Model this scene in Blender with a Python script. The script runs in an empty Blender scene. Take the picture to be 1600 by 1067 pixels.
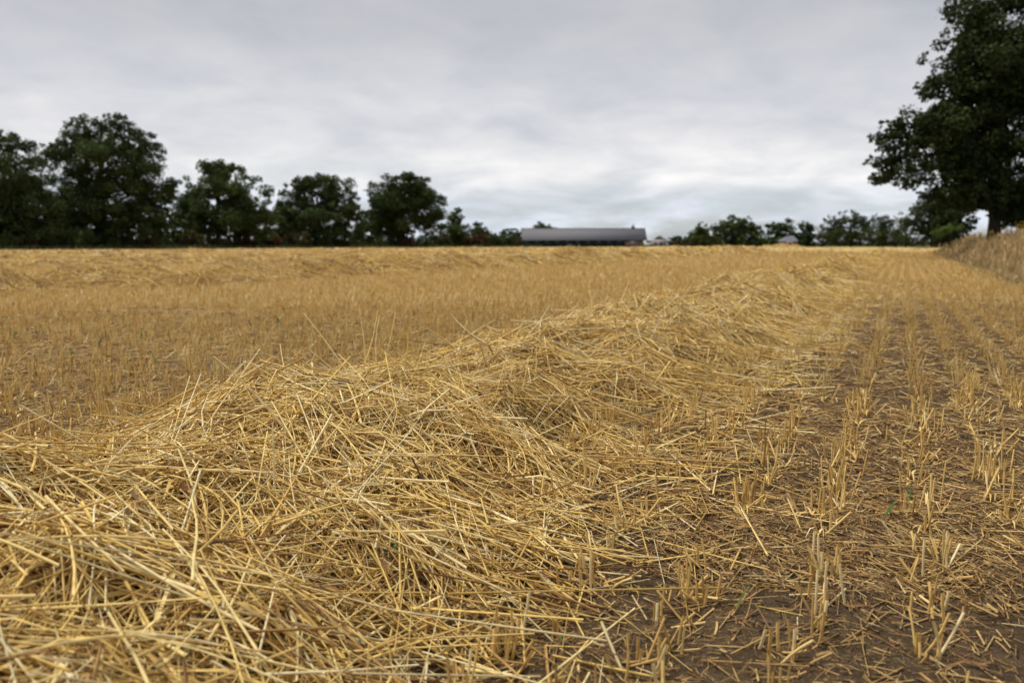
import bpy, math
import numpy as np

# ------------------------------------------------------------------ camera, sky, sun, exposure
SC = bpy.context.scene
COL = SC.collection
H_EYE = 0.75
FPX = 1244.0                                    # focal length in pixels of the 1600 px wide photo (28 mm)
PITCH = math.atan(150.0 / FPX)
cam_data = bpy.data.cameras.new('camera')
cam = bpy.data.objects.new('camera', cam_data)
COL.objects.link(cam)
cam.location = (0, 0, H_EYE)
cam.rotation_euler = (math.pi / 2 - PITCH, 0, 0)
cam_data.sensor_width = 36.0
cam_data.lens = 36.0 * FPX / 1600.0
cam_data.clip_start = 0.05
cam_data.clip_end = 6000
cam_data.dof.use_dof = True
cam_data.dof.focus_distance = 2.3
cam_data.dof.aperture_fstop = 3.4
SC.camera = cam

SUN_EL, SUN_AZ = math.radians(60), math.radians(-75)      # azimuth from +Y towards +X
world = bpy.data.worlds.new('World')
SC.world = world
world.use_nodes = True


def build_world():
    nt = world.node_tree
    nt.nodes.clear()
    N = nt.nodes.new
    lk = nt.links.new
    out = N('ShaderNodeOutputWorld')
    bg = N('ShaderNodeBackground')
    bg.inputs['Strength'].default_value = 0.05
    lk(bg.outputs[0], out.inputs['Surface'])
    sky = N('ShaderNodeTexSky')
    sky.sky_type = 'NISHITA'
    sky.sun_disc = False
    sky.sun_elevation = SUN_EL
    sky.sun_rotation = SUN_AZ
    tc = N('ShaderNodeTexCoord')
    sep = N('ShaderNodeSeparateXYZ')
    lk(tc.outputs['Generated'], sep.inputs[0])

    def math_(op, a, b=None, c=None, clamp=False):
        m = N('ShaderNodeMath')
        m.operation = op
        m.use_clamp = clamp
        for i, v in enumerate((a, b, c)):
            if v is None:
                continue
            if isinstance(v, (int, float)):
                m.inputs[i].default_value = v
            else:
                lk(v, m.inputs[i])
        return m.outputs[0]

    zc = math_('MAXIMUM', sep.outputs[2], 0.0)
    den = math_('ADD', zc, 0.19)
    px = math_('DIVIDE', sep.outputs[0], den)
    py = math_('DIVIDE', sep.outputs[1], den)
    comb = N('ShaderNodeCombineXYZ')
    lk(px, comb.inputs[0])
    lk(py, comb.inputs[1])

    def noise(scale, detail, rough, dist, w=0.0):
        n = N('ShaderNodeTexNoise')
        n.noise_dimensions = '4D'
        n.inputs['Scale'].default_value = scale
        n.inputs['Detail'].default_value = detail
        n.inputs['Roughness'].default_value = rough
        n.inputs['Distortion'].default_value = dist
        n.inputs['W'].default_value = w
        lk(comb.outputs[0], n.inputs['Vector'])
        return n.outputs[0]

    n1 = noise(0.6, 5, 0.5, 0.35, 2.3)
    n2 = noise(2.1, 7, 0.52, 0.55, 7.1)
    n3 = noise(5.5, 6, 0.58, 0.3, 11.7)

    def ramp(fac, pts, interp='LINEAR'):
        r = N('ShaderNodeValToRGB')
        r.color_ramp.interpolation = interp
        els = r.color_ramp.elements
        while len(els) < len(pts):
            els.new(0.5)
        for e, (p, c) in zip(els, pts):
            e.position = p
            e.color = (c[0], c[1], c[2], 1)
        lk(fac, r.inputs[0])
        return r.outputs[0]

    # overcast deck: grey overhead, paler towards the horizon
    base = ramp(zc, [(0.0, (6.2, 6.75, 7.5)), (0.045, (6.35, 6.8, 7.5)), (0.085, (8.0, 7.98, 8.0)),
                     (0.15, (6.45, 6.5, 6.8)), (0.27, (5.0, 5.1, 5.42)), (1.0, (5.0, 5.1, 5.42))], 'EASE')
    mixn = math_('ADD', math_('MULTIPLY', n1, 0.36), math_('ADD', math_('MULTIPLY', n2, 0.44), math_('MULTIPLY', n3, 0.20)))
    lum = N('ShaderNodeMapRange')
    lum.inputs['From Min'].default_value = 0.36
    lum.inputs['From Max'].default_value = 0.64
    lum.inputs['To Min'].default_value = 0.80
    lum.inputs['To Max'].default_value = 1.17
    lk(mixn, lum.inputs['Value'])
    mul = N('ShaderNodeVectorMath')
    mul.operation = 'SCALE'
    cool = N('ShaderNodeMix')                      # the thicker, greyer folds of the deck are a little cooler
    cool.data_type = 'RGBA'
    cool.blend_type = 'MULTIPLY'
    cool.inputs['Factor'].default_value = 1.0
    lk(base, cool.inputs['A'])
    lk(ramp(mixn, [(0.38, (0.955, 0.985, 1.035)), (0.6, (1.015, 1.0, 0.985))]), cool.inputs['B'])
    lk(cool.outputs['Result'], mul.inputs[0])
    depth = N('ShaderNodeMapRange')                # folds read stronger where the deck is seen edge on, far off
    depth.inputs['From Min'].default_value = 0.05
    depth.inputs['From Max'].default_value = 0.22
    depth.inputs['To Min'].default_value = 1.25
    depth.inputs['To Max'].default_value = 0.7
    lk(zc, depth.inputs['Value'])
    lum2 = math_('MULTIPLY_ADD', math_('SUBTRACT', lum.outputs[0], 1.0), depth.outputs[0], 1.0)
    lk(lum2, mul.inputs['Scale'])
    # thin places where the blue behind comes through, only low down where the deck breaks up
    gap = N('ShaderNodeMapRange')
    gap.inputs['From Min'].default_value = 0.60
    gap.inputs['From Max'].default_value = 0.42
    gap.inputs['To Min'].default_value = 0.0
    gap.inputs['To Max'].default_value = 0.45
    lk(n2, gap.inputs['Value'])
    low = N('ShaderNodeMapRange')
    low.inputs['From Min'].default_value = 0.10
    low.inputs['From Max'].default_value = 0.03
    lk(zc, low.inputs['Value'])
    gf = math_('MULTIPLY', gap.outputs[0], low.outputs[0])
    mix = N('ShaderNodeMix')
    mix.data_type = 'RGBA'
    lk(gf, mix.inputs['Factor'])
    lk(mul.outputs[0], mix.inputs['A'])
    lk(sky.outputs[0], mix.inputs['B'])
    lk(mix.outputs['Result'], bg.inputs['Color'])


build_world()
sun_data = bpy.data.lights.new('sun', 'SUN')
sun_data.energy = 1.5
sun_data.angle = math.radians(14)
sun_data.color = (1.0, 0.93, 0.82)
sun = bpy.data.objects.new('sun', sun_data)
COL.objects.link(sun)
sun.location = (0, 0, 60)
# lamp shines along its -Z; rotate so that +Z points to the sun
sun.rotation_euler = (math.pi / 2 - SUN_EL, 0, math.pi - SUN_AZ)
SC.view_settings.view_transform = 'Standard'
SC.view_settings.look = 'None'
SC.view_settings.exposure = 1.12
SC.view_settings.gamma = 1.0
SC.view_settings.use_curve_mapping = False
SC.cycles.use_denoising = True
SC.cycles.max_bounces = 6
SC.cycles.diffuse_bounces = 4
SC.cycles.glossy_bounces = 2

# ------------------------------------------------------------------ helpers
RNG = np.random.default_rng(11)
ANG = math.atan(0.49)                           # heading of the drill rows against the camera's heading
CA, SA = math.cos(ANG), math.sin(ANG)


def TL(t, L):
    """field coordinates (t along the rows, L to the left of them) to world X, Y"""
    return t * SA - L * CA, t * CA + L * SA


def to_TL(X, Y):
    return X * SA + Y * CA, -X * CA + Y * SA


def at(u, v, Y):
    """world point seen at photo pixel (u, v) at distance Y"""
    a = (u - 800.0) / FPX
    b = (533.5 - v) / FPX
    dx, dy, dz = a, math.cos(PITCH) + b * math.sin(PITCH), -math.sin(PITCH) + b * math.cos(PITCH)
    s = Y / dy
    return dx * s, Y, H_EYE + dz * s


def project(X, Y, Z):
    dz = Z - H_EYE
    dep = Y * math.cos(PITCH) - dz * math.sin(PITCH)
    up = Y * math.sin(PITCH) + dz * math.cos(PITCH)
    dep = np.maximum(dep, 1e-3)
    return 800 + FPX * X / dep, 533.5 - FPX * up / dep


def sstep(a, b, x):
    t = np.clip((np.asarray(x, float) - a) / (b - a), 0, 1)
    return t * t * (3 - 2 * t)


_LAT = np.random.default_rng(5).random((256, 256))


def vnoise(x, y):
    x = np.asarray(x, float)
    y = np.asarray(y, float)
    xi = np.floor(x).astype(int)
    yi = np.floor(y).astype(int)
    fx = x - xi
    fy = y - yi
    fx = fx * fx * (3 - 2 * fx)
    fy = fy * fy * (3 - 2 * fy)
    a = _LAT[xi & 255, yi & 255]
    b = _LAT[(xi + 1) & 255, yi & 255]
    c = _LAT[xi & 255, (yi + 1) & 255]
    d = _LAT[(xi + 1) & 255, (yi + 1) & 255]
    return (a * (1 - fx) + b * fx) * (1 - fy) + (c * (1 - fx) + d * fx) * fy


def fbm(x, y, oct=4):
    s = 0
    amp = 0.5
    for i in range(oct):
        s = s + amp * vnoise(x * 2 ** i + 17.3 * i, y * 2 ** i + 9.1 * i)
        amp *= 0.5
    return s / (1 - 0.5 ** oct)


def tag(o, label=None, cat=None, group=None, kind=None):
    if label:
        o['label'] = label
    if cat:
        o['category'] = cat
    if group:
        o['group'] = group
    if kind:
        o['kind'] = kind
    return o


def empty(name, loc=(0, 0, 0), rz=0.0):
    o = bpy.data.objects.new(name, None)
    o.empty_display_size = 0.1
    o.location = loc
    o.rotation_euler = (0, 0, rz)
    COL.objects.link(o)
    return o


def link_obj(name, mesh, parent=None, loc=(0, 0, 0)):
    o = bpy.data.objects.new(name, mesh)
    COL.objects.link(o)
    o.parent = parent
    o.location = loc
    return o


def mesh_from(name, V, F, mat, att=None, smooth=True):
    """V (n,3); F (m,k) faces of one size; att (n,) or (n,3) stored as point attribute 'tone'"""
    V = np.ascontiguousarray(V, dtype=np.float32)
    F = np.ascontiguousarray(F, dtype=np.int32)
    me = bpy.data.meshes.new(name)
    me.vertices.add(len(V))
    me.vertices.foreach_set('co', V.ravel())
    k = F.shape[1]
    me.loops.add(F.size)
    me.loops.foreach_set('vertex_index', F.ravel())
    me.polygons.add(len(F))
    me.polygons.foreach_set('loop_start', np.arange(0, F.size, k, dtype=np.int32))
    me.polygons.foreach_set('loop_total', np.full(len(F), k, dtype=np.int32))
    if smooth:
        me.polygons.foreach_set('use_smooth', np.ones(len(F), dtype=bool))
    if att is not None:
        a = me.attributes.new('tone', 'FLOAT_VECTOR', 'POINT')
        att = np.asarray(att, np.float32)
        if att.ndim == 1:
            att = np.stack([att, np.zeros_like(att), np.zeros_like(att)], 1)
        a.data.foreach_set('vector', np.ascontiguousarray(att).ravel())
    me.update(calc_edges=True)
    me.materials.append(mat)
    return me


def tubes(P, R, sides, tone, tone2=None):
    """P (N,K,3) centre lines, R (N,K) radii -> V, F, attribute (tone, along, tone2)"""
    N, K, _ = P.shape
    T = np.empty_like(P)
    T[:, 1:-1] = P[:, 2:] - P[:, :-2]
    T[:, 0] = P[:, 1] - P[:, 0]
    T[:, -1] = P[:, -1] - P[:, -2]
    T /= np.linalg.norm(T, axis=2, keepdims=True) + 1e-9
    ref = np.zeros_like(T)
    axis_z = np.abs(T[:, :1, 2]) < 0.8
    ref[..., 2] = axis_z
    ref[..., 0] = ~axis_z
    U = np.cross(T, ref)
    U /= np.linalg.norm(U, axis=2, keepdims=True) + 1e-9
    W = np.cross(T, U)
    th = np.arange(sides) * 2 * math.pi / sides
    ring = U[:, :, None, :] * np.cos(th)[None, None, :, None] + W[:, :, None, :] * np.sin(th)[None, None, :, None]
    V = (P[:, :, None, :] + ring * R[:, :, None, None]).reshape(-1, 3)
    idx = np.arange(N * K * sides).reshape(N, K, sides)
    nx = np.roll(idx, -1, axis=2)
    F = np.stack([idx[:, :-1], nx[:, :-1], nx[:, 1:], idx[:, 1:]], axis=-1).reshape(-1, 4)
    al = np.broadcast_to(np.linspace(0, 1, K)[None, :, None], (N, K, sides))
    tt = np.broadcast_to(np.asarray(tone)[:, None, None], (N, K, sides))
    t2 = np.broadcast_to((np.zeros(N) if tone2 is None else np.asarray(tone2))[:, None, None], (N, K, sides))
    A = np.stack([tt, al, t2], -1).reshape(-1, 3)
    return V, F, A


def ribbons(P, Wd, side, tone, tone2=None):
    """flat strips: P (N,K,3), Wd (N,K) half widths, side (N,3) or (N,K,3) across direction"""
    N, K, _ = P.shape
    S = side[:, None, :] if side.ndim == 2 else side
    V = np.stack([P - S * Wd[..., None], P + S * Wd[..., None]], 2).reshape(-1, 3)
    idx = np.arange(N * K * 2).reshape(N, K, 2)
    F = np.stack([idx[:, :-1, 0], idx[:, :-1, 1], idx[:, 1:, 1], idx[:, 1:, 0]], -1).reshape(-1, 4)
    al = np.broadcast_to(np.linspace(0, 1, K)[None, :, None], (N, K, 2))
    tt = np.broadcast_to(np.asarray(tone)[:, None, None], (N, K, 2))
    t2 = np.broadcast_to((np.zeros(N) if tone2 is None else np.asarray(tone2))[:, None, None], (N, K, 2))
    return V, F, np.stack([tt, al, t2], -1).reshape(-1, 3)


def join(parts):
    Vs, Fs, As = [], [], []
    off = 0
    for V, F, A in parts:
        Vs.append(V)
        Fs.append(F + off)
        As.append(A)
        off += len(V)
    return np.concatenate(Vs), np.concatenate(Fs), np.concatenate(As)


# ------------------------------------------------------------------ materials
def new_mat(name):
    m = bpy.data.materials.new(name)
    m.use_nodes = True
    nt = m.node_tree
    b = nt.nodes['Principled BSDF']
    return m, nt, b


def ramp_node(nt, pts, interp='LINEAR'):
    r = nt.nodes.new('ShaderNodeValToRGB')
    r.color_ramp.interpolation = interp
    els = r.color_ramp.elements
    while len(els) < len(pts):
        els.new(0.5)
    for e, (p, c) in zip(els, pts):
        e.position = p
        e.color = (c[0], c[1], c[2], 1)
    return r


def tone_mat(name, pts, rough=0.55, spec=0.3, vary=0.25, vscale=60.0, translucent=0.0, objrand=False):
    """colour picked along a ramp by the piece's own random tone, mottled by fine noise"""
    m, nt, b = new_mat(name)
    at_ = nt.nodes.new('ShaderNodeAttribute')
    at_.attribute_name = 'tone'
    sep = nt.nodes.new('ShaderNodeSeparateXYZ')
    nt.links.new(at_.outputs['Vector'], sep.inputs[0])
    fac = sep.outputs[0]
    if objrand:
        oi = nt.nodes.new('ShaderNodeObjectInfo')
        ad = nt.nodes.new('ShaderNodeMath')
        ad.operation = 'ADD'
        nt.links.new(fac, ad.inputs[0])
        nt.links.new(oi.outputs['Random'], ad.inputs[1])
        fr = nt.nodes.new('ShaderNodeMath')
        fr.operation = 'FRACT'
        nt.links.new(ad.outputs[0], fr.inputs[0])
        fac = fr.outputs[0]
    r = ramp_node(nt, pts)
    nt.links.new(fac, r.inputs[0])
    tc = nt.nodes.new('ShaderNodeTexCoord')
    no = nt.nodes.new('ShaderNodeTexNoise')
    no.inputs['Scale'].default_value = vscale
    no.inputs['Detail'].default_value = 3
    nt.links.new(tc.outputs['Object'], no.inputs['Vector'])
    mr = nt.nodes.new('ShaderNodeMapRange')
    mr.inputs['From Min'].default_value = 0.3
    mr.inputs['From Max'].default_value = 0.7
    mr.inputs['To Min'].default_value = 1 - vary
    mr.inputs['To Max'].default_value = 1 + vary
    nt.links.new(no.outputs[0], mr.inputs['Value'])
    mu = nt.nodes.new('ShaderNodeVectorMath')
    mu.operation = 'SCALE'
    nt.links.new(r.outputs[0], mu.inputs[0])
    nt.links.new(mr.outputs[0], mu.inputs['Scale'])
    nt.links.new(mu.outputs[0], b.inputs['Base Color'])
    b.inputs['Roughness'].default_value = rough
    b.inputs['Specular IOR Level'].default_value = spec
    if translucent > 0:
        tr = nt.nodes.new('ShaderNodeBsdfTranslucent')
        nt.links.new(mu.outputs[0], tr.inputs['Color'])
        mx = nt.nodes.new('ShaderNodeMixShader')
        mx.inputs[0].default_value = translucent
        nt.links.new(b.outputs[0], mx.inputs[1])
        nt.links.new(tr.outputs[0], mx.inputs[2])
        nt.links.new(mx.outputs[0], nt.nodes['Material Output'].inputs['Surface'])
    return m


def plain_mat(name, col, rough=0.7, spec=0.3, vary=0.15, vscale=2.0, stretch=(1, 1, 1), metal=0.0):
    m, nt, b = new_mat(name)
    tc = nt.nodes.new('ShaderNodeTexCoord')
    mp = nt.nodes.new('ShaderNodeMapping')
    mp.inputs['Scale'].default_value = stretch
    nt.links.new(tc.outputs['Object'], mp.inputs[0])
    no = nt.nodes.new('ShaderNodeTexNoise')
    no.inputs['Scale'].default_value = vscale
    no.inputs['Detail'].default_value = 5
    nt.links.new(mp.outputs[0], no.inputs['Vector'])
    r = ramp_node(nt, [(0.3, [c * (1 - vary) for c in col]), (0.7, [c * (1 + vary) for c in col])])
    nt.links.new(no.outputs[0], r.inputs[0])
    nt.links.new(r.outputs[0], b.inputs['Base Color'])
    b.inputs['Roughness'].default_value = rough
    b.inputs['Specular IOR Level'].default_value = spec
    b.inputs['Metallic'].default_value = metal
    return m


STRAW_PTS = [(0.0, (0.13, 0.068, 0.035)), (0.08, (0.27, 0.145, 0.06)), (0.22, (0.46, 0.275, 0.095)),
             (0.4, (0.64, 0.43, 0.135)), (0.6, (0.77, 0.55, 0.175)), (0.76, (0.82, 0.64, 0.28)),
             (0.9, (0.87, 0.74, 0.44)), (0.96, (0.56, 0.47, 0.25)), (1.0, (0.38, 0.33, 0.17))]
M_STRAW = tone_mat('straw', STRAW_PTS, rough=0.6, spec=0.15, vary=0.22, vscale=45)
M_STRAW_OBJ = tone_mat('straw_piece', STRAW_PTS, rough=0.55, spec=0.2, vary=0.22, vscale=45)
M_STUBBLE = tone_mat('stubble', [(0.0, (0.20, 0.105, 0.04)), (0.22, (0.48, 0.29, 0.095)), (0.5, (0.72, 0.49, 0.165)),
                                 (0.8, (0.80, 0.59, 0.23)), (1.0, (0.82, 0.69, 0.40))],
                     rough=0.5, spec=0.3, vary=0.2, vscale=40)
M_LITTER = tone_mat('litter', [(0.0, (0.12, 0.066, 0.03)), (0.3, (0.26, 0.15, 0.06)), (0.6, (0.42, 0.265, 0.095)),
                               (0.85, (0.59, 0.42, 0.17)), (1.0, (0.70, 0.57, 0.33))],
                    rough=0.65, spec=0.2, vary=0.2, vscale=50)
M_GREEN = tone_mat('weed_leaf', [(0.0, (0.05, 0.085, 0.018)), (0.6, (0.10, 0.17, 0.03)), (1.0, (0.18, 0.24, 0.06))],
                   rough=0.5, spec=0.35, vary=0.2, vscale=80, translucent=0.25)
M_DEADLEAF = tone_mat('dead_leaf', [(0.0, (0.11, 0.045, 0.02)), (1.0, (0.28, 0.12, 0.05))], rough=0.7, spec=0.2, vary=0.3, vscale=90)
M_VERGE = tone_mat('verge_grass', [(0.0, (0.22, 0.135, 0.06)), (0.3, (0.42, 0.275, 0.125)), (0.6, (0.58, 0.41, 0.205)),
                                   (0.8, (0.70, 0.54, 0.31)), (0.9, (0.2, 0.2, 0.08)), (1.0, (0.12, 0.16, 0.05))],
                   rough=0.7, spec=0.15, vary=0.2, vscale=3)
M_MARGIN = tone_mat('margin_grass', [(0.0, (0.06, 0.075, 0.025)), (0.6, (0.13, 0.14, 0.055)), (1.0, (0.28, 0.24, 0.11))],
                    rough=0.7, spec=0.15, vary=0.2, vscale=0.6)
M_BARK = plain_mat('bark', (0.032, 0.026, 0.020), rough=0.9, spec=0.1, vary=0.35, vscale=6, stretch=(1, 1, 0.25))


def soil_ground_mat():
    m, nt, b = new_mat('field_soil')
    N = nt.nodes.new
    lk = nt.links.new
    geo = N('ShaderNodeNewGeometry')
    at_ = N('ShaderNodeAttribute')
    at_.attribute_name = 'tone'            # x: 1 = cropped field, 0 = rough grassland; y: share of chaff
    sep = N('ShaderNodeSeparateXYZ')
    lk(at_.outputs['Vector'], sep.inputs[0])

    def noise(scale, detail, stretch=None, rough=0.6, dist=0.0):
        n = N('ShaderNodeTexNoise')
        n.inputs['Scale'].default_value = scale
        n.inputs['Detail'].default_value = detail
        n.inputs['Roughness'].default_value = rough
        n.inputs['Distortion'].default_value = dist
        if stretch:
            mp = N('ShaderNodeMapping')
            mp.inputs['Rotation'].default_value = (0, 0, stretch[1])
            mp.inputs['Scale'].default_value = stretch[0]
            lk(geo.outputs['Position'], mp.inputs[0])
            lk(mp.outputs[0], n.inputs['Vector'])
        else:
            lk(geo.outputs['Position'], n.inputs['Vector'])
        return n.outputs[0]

    big = noise(1.1, 5)
    mid = noise(14, 6)
    fine = noise(120, 5, rough=0.7)
    s = ramp_node(nt, [(0.25, (0.048, 0.031, 0.018)), (0.5, (0.085, 0.058, 0.034)), (0.75, (0.145, 0.104, 0.064))])
    mx = N('ShaderNodeMath')
    mx.operation = 'MULTIPLY_ADD'
    lk(mid, mx.inputs[0])
    mx.inputs[1].default_value = 0.6
    mx2 = N('ShaderNodeMath')
    mx2.operation = 'MULTIPLY'
    lk(fine, mx2.inputs[0])
    mx2.inputs[1].default_value = 0.4
    lk(mx2.outputs[0], mx.inputs[2])
    lk(mx.outputs[0], s.inputs[0])
    # fine chaff: thin bright flecks in two directions
    c1 = noise(150, 4, ((1.0, 0.35, 1), 0.5), dist=1.2)
    c2 = noise(150, 4, ((0.35, 1.0, 1), 0.2), dist=1.2)
    cm = N('ShaderNodeMath')
    cm.operation = 'MAXIMUM'
    lk(c1, cm.inputs[0])
    lk(c2, cm.inputs[1])
    thr = N('ShaderNodeMath')                      # threshold moved by chaff share and large patches
    thr.operation = 'MULTIPLY_ADD'
    lk(sep.outputs[1], thr.inputs[0])
    thr.inputs[1].default_value = 0.34
    pa = N('ShaderNodeMath')
    pa.operation = 'MULTIPLY_ADD'
    lk(big, pa.inputs[0])
    pa.inputs[1].default_value = 0.3
    pa.inputs[2].default_value = -0.15
    lk(pa.outputs[0], thr.inputs[2])
    sm = N('ShaderNodeMath')
    sm.operation = 'ADD'
    lk(cm.outputs[0], sm.inputs[0])
    lk(thr.outputs[0], sm.inputs[1])
    cf = N('ShaderNodeMapRange')
    cf.inputs['From Min'].default_value = 0.66
    cf.inputs['From Max'].default_value = 0.80
    lk(sm.outputs[0], cf.inputs['Value'])
    cc = ramp_node(nt, [(0.3, (0.21, 0.13, 0.055)), (0.55, (0.44, 0.285, 0.10)), (0.75, (0.58, 0.40, 0.14))])
    lk(mid, cc.inputs[0])
    mix = N('ShaderNodeMix')
    mix.data_type = 'RGBA'
    lk(cf.outputs[0], mix.inputs['Factor'])
    lk(s.outputs[0], mix.inputs['A'])
    lk(cc.outputs[0], mix.inputs['B'])
    gr = ramp_node(nt, [(0.3, (0.05, 0.06, 0.022)), (0.7, (0.13, 0.12, 0.05))])
    lk(mid, gr.inputs[0])
    mg = N('ShaderNodeMix')
    mg.data_type = 'RGBA'
    lk(sep.outputs[0], mg.inputs['Factor'])
    lk(gr.outputs[0], mg.inputs['A'])
    lk(mix.outputs['Result'], mg.inputs['B'])
    lk(mg.outputs['Result'], b.inputs['Base Color'])
    b.inputs['Roughness'].default_value = 0.95
    b.inputs['Specular IOR Level'].default_value = 0.1
    bu = N('ShaderNodeBump')
    bu.inputs['Strength'].default_value = 0.9
    bu.inputs['Distance'].default_value = 0.02
    lk(mx.outputs[0], bu.inputs['Height'])
    lk(bu.outputs[0], b.inputs['Normal'])
    return m


# ------------------------------------------------------------------ ground
FIELD_L1 = 93.0          # left edge of the field (tree line)
FIELD_T1 = 250.0
VERGE_L = -2.0          # right edge of the stubble


def verge_edge(t):
    return VERGE_L - 0.35 * (vnoise(np.asarray(t) * 0.35, 3.3) - 0.5) + 0.0 * np.asarray(t)


def ground_z(X, Y):
    X = np.asarray(X, float)
    Y = np.asarray(Y, float)
    r = np.sqrt(X * X + Y * Y)
    t, L = to_TL(X, Y)
    z = 0.22 * sstep(22, 115, r) * (0.85 + 0.3 * vnoise(X * 0.02 + 5, Y * 0.02))
    near = 1 - sstep(8, 22, r)
    z = z + near * (0.028 * (fbm(X * 2.2, Y * 2.2, 3) - 0.5) + 0.03 * (fbm(X * 8 + 3, Y * 8, 3) - 0.5))
    row = np.cos((L - 0.045) / 0.23 * 2 * math.pi)
    z = z + near * 0.006 * row
    e = verge_edge(t)
    z = z + 0.28 * sstep(0.1, -1.6, L - e) * (1 - sstep(120, 200, r)) + 0.12 * (fbm(X * 0.7, Y * 0.7, 3) - 0.5) * sstep(-0.2, -1.5, L - e) * (1 - sstep(90, 160, r))
    return z


def build_ground():
    def axis(lo, hi, c0, c1, fine, grow):
        a = [c0]
        while a[-1] < c1:
            a.append(a[-1] + fine)
        st = fine
        while a[-1] < hi:
            st *= grow
            a.append(a[-1] + st)
        b = [c0]
        st = fine
        while b[-1] > lo:
            st *= grow
            b.append(b[-1] - st)
        return np.array(b[:0:-1] + a)
    ta = axis(-400, 4000, -0.6, 5.0, 0.055, 1.09)
    La = axis(-3000, 3000, -2.4, 3.2, 0.055, 1.1)
    T, Lg = np.meshgrid(ta, La, indexing='ij')
    X, Y = TL(T, Lg)
    Z = ground_z(X, Y)
    V = np.stack([X, Y, Z], -1).reshape(-1, 3)
    n0, n1 = T.shape
    idx = np.arange(n0 * n1).reshape(n0, n1)
    F = np.stack([idx[:-1, :-1], idx[:-1, 1:], idx[1:, 1:], idx[1:, :-1]], -1).reshape(-1, 4)[:, ::-1]
    field = sstep(0.15, -0.35, verge_edge(T) - Lg) * (1 - sstep(FIELD_L1 - 1, FIELD_L1 + 1, Lg)) * (1 - sstep(FIELD_T1, FIELD_T1 + 6, T))
    field = np.where(Lg > verge_edge(T), field, 0)
    r = np.sqrt(X * X + Y * Y)
    chaff = 0.24 + 0.26 * sstep(1.5, 3.2, Lg) + 0.66 * sstep(4, 20, r)
    A = np.stack([field, chaff, np.zeros_like(field)], -1).reshape(-1, 3)
    me = mesh_from('ground', V, F, soil_ground_mat(), A)
    o = link_obj('ground', me)
    tag(o, kind='structure')


build_ground()

# ------------------------------------------------------------------ straw swaths
def bump(x, c, w, h):
    return h * np.exp(-((x - c) / w) ** 2)


def main_height(t, L):
    """height of the near straw swath above the soil"""
    t = np.asarray(t, float)
    L = np.asarray(L, float)
    wob = 0.16 * (fbm(t * 0.55 + 2, np.zeros_like(t) + 1.5, 2) - 0.5)
    c = 1.72 + 0.25 * (fbm(t * 0.3, np.zeros_like(t) + 8, 2) - 0.5)
    r_toe = 0.60 + 0.06 * sstep(1.5, 3.5, t) + wob * 1.6 + 0.004 * np.clip(t - 6, 0, 40)
    l_toe = 2.72 + 0.35 * (fbm(t * 0.7 + 31, np.zeros_like(t) + 4, 2) - 0.5)
    top = 0.285 - 0.055 * (1 - sstep(1.6, 3.0, t)) + bump(t, 2.05, 0.28, 0.03) + bump(t, 4.4, 0.5, 0.045) - 0.065 * sstep(2.2, 3.2, t) * (1 - sstep(7, 10, t)) + bump(t, 11.5, 2.8, 0.06) + bump(t, 24, 5, 0.03) \
        + 0.10 * (fbm(t * 0.9 + 11, np.zeros_like(t) + 2, 3) - 0.5) + 0.10 * (fbm(t * 2.6 + 5, np.zeros_like(t) + 6, 2) - 0.5)
    s = np.where(L < c, (L - r_toe) / (c - r_toe), (l_toe - L) / (l_toe - c))
    s = np.clip(s, 0, 1)
    prof = np.where(L < c, np.sin(s * math.pi / 2) ** (1.2 + 0.4 * sstep(1.5, 3.5, t)), np.sin(s * math.pi / 2) ** 1.3)
    lump = (fbm(t * 2.0 + 4, L * 2.0, 3) - 0.5) * 0.20 + (fbm(t * 5.0, L * 5.0 + 7, 2) - 0.5) * 0.15
    pit = -0.11 * sstep(0.56, 0.72, fbm(t * 2.7 + 60, L * 2.7 + 20, 3)) - 0.07 * sstep(0.6, 0.75, fbm(t * 6.1 + 1, L * 6.1 + 44, 2))
    return np.maximum(top * prof + (lump + pit) * np.clip(s * 2.2, 0, 1), 0) * sstep(0, 0.03, s)


def line_height(c0, half, top, seed):
    def f(t, L):
        t = np.asarray(t, float)
        L = np.asarray(L, float)
        z0 = np.zeros_like(t)
        c = c0 + 1.1 * (fbm(t * 0.12 + seed, z0 + seed, 2) - 0.5)
        hw = half * (0.8 + 0.5 * fbm(t * 0.5 + seed * 3, z0 + 5, 2))
        s = np.clip(1 - np.abs(L - c) / hw, 0, 1)
        tp = top * (0.35 + 1.35 * fbm(t * 0.33 + seed * 7, z0 + 1, 3))
        lump = (fbm(t * 1.3 + seed, L * 1.3, 3) - 0.5) * (0.46 if seed == 1 else 0.3) - (0.2 if seed == 1 else 0.1) * sstep(0.55, 0.75, fbm(t * 2.2 + seed, L * 2.2 + 9, 2))
        return np.maximum(tp * np.sin(s * math.pi / 2) ** 1.1 + lump * np.clip(s * 2, 0, 1), 0)
    return f


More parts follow.
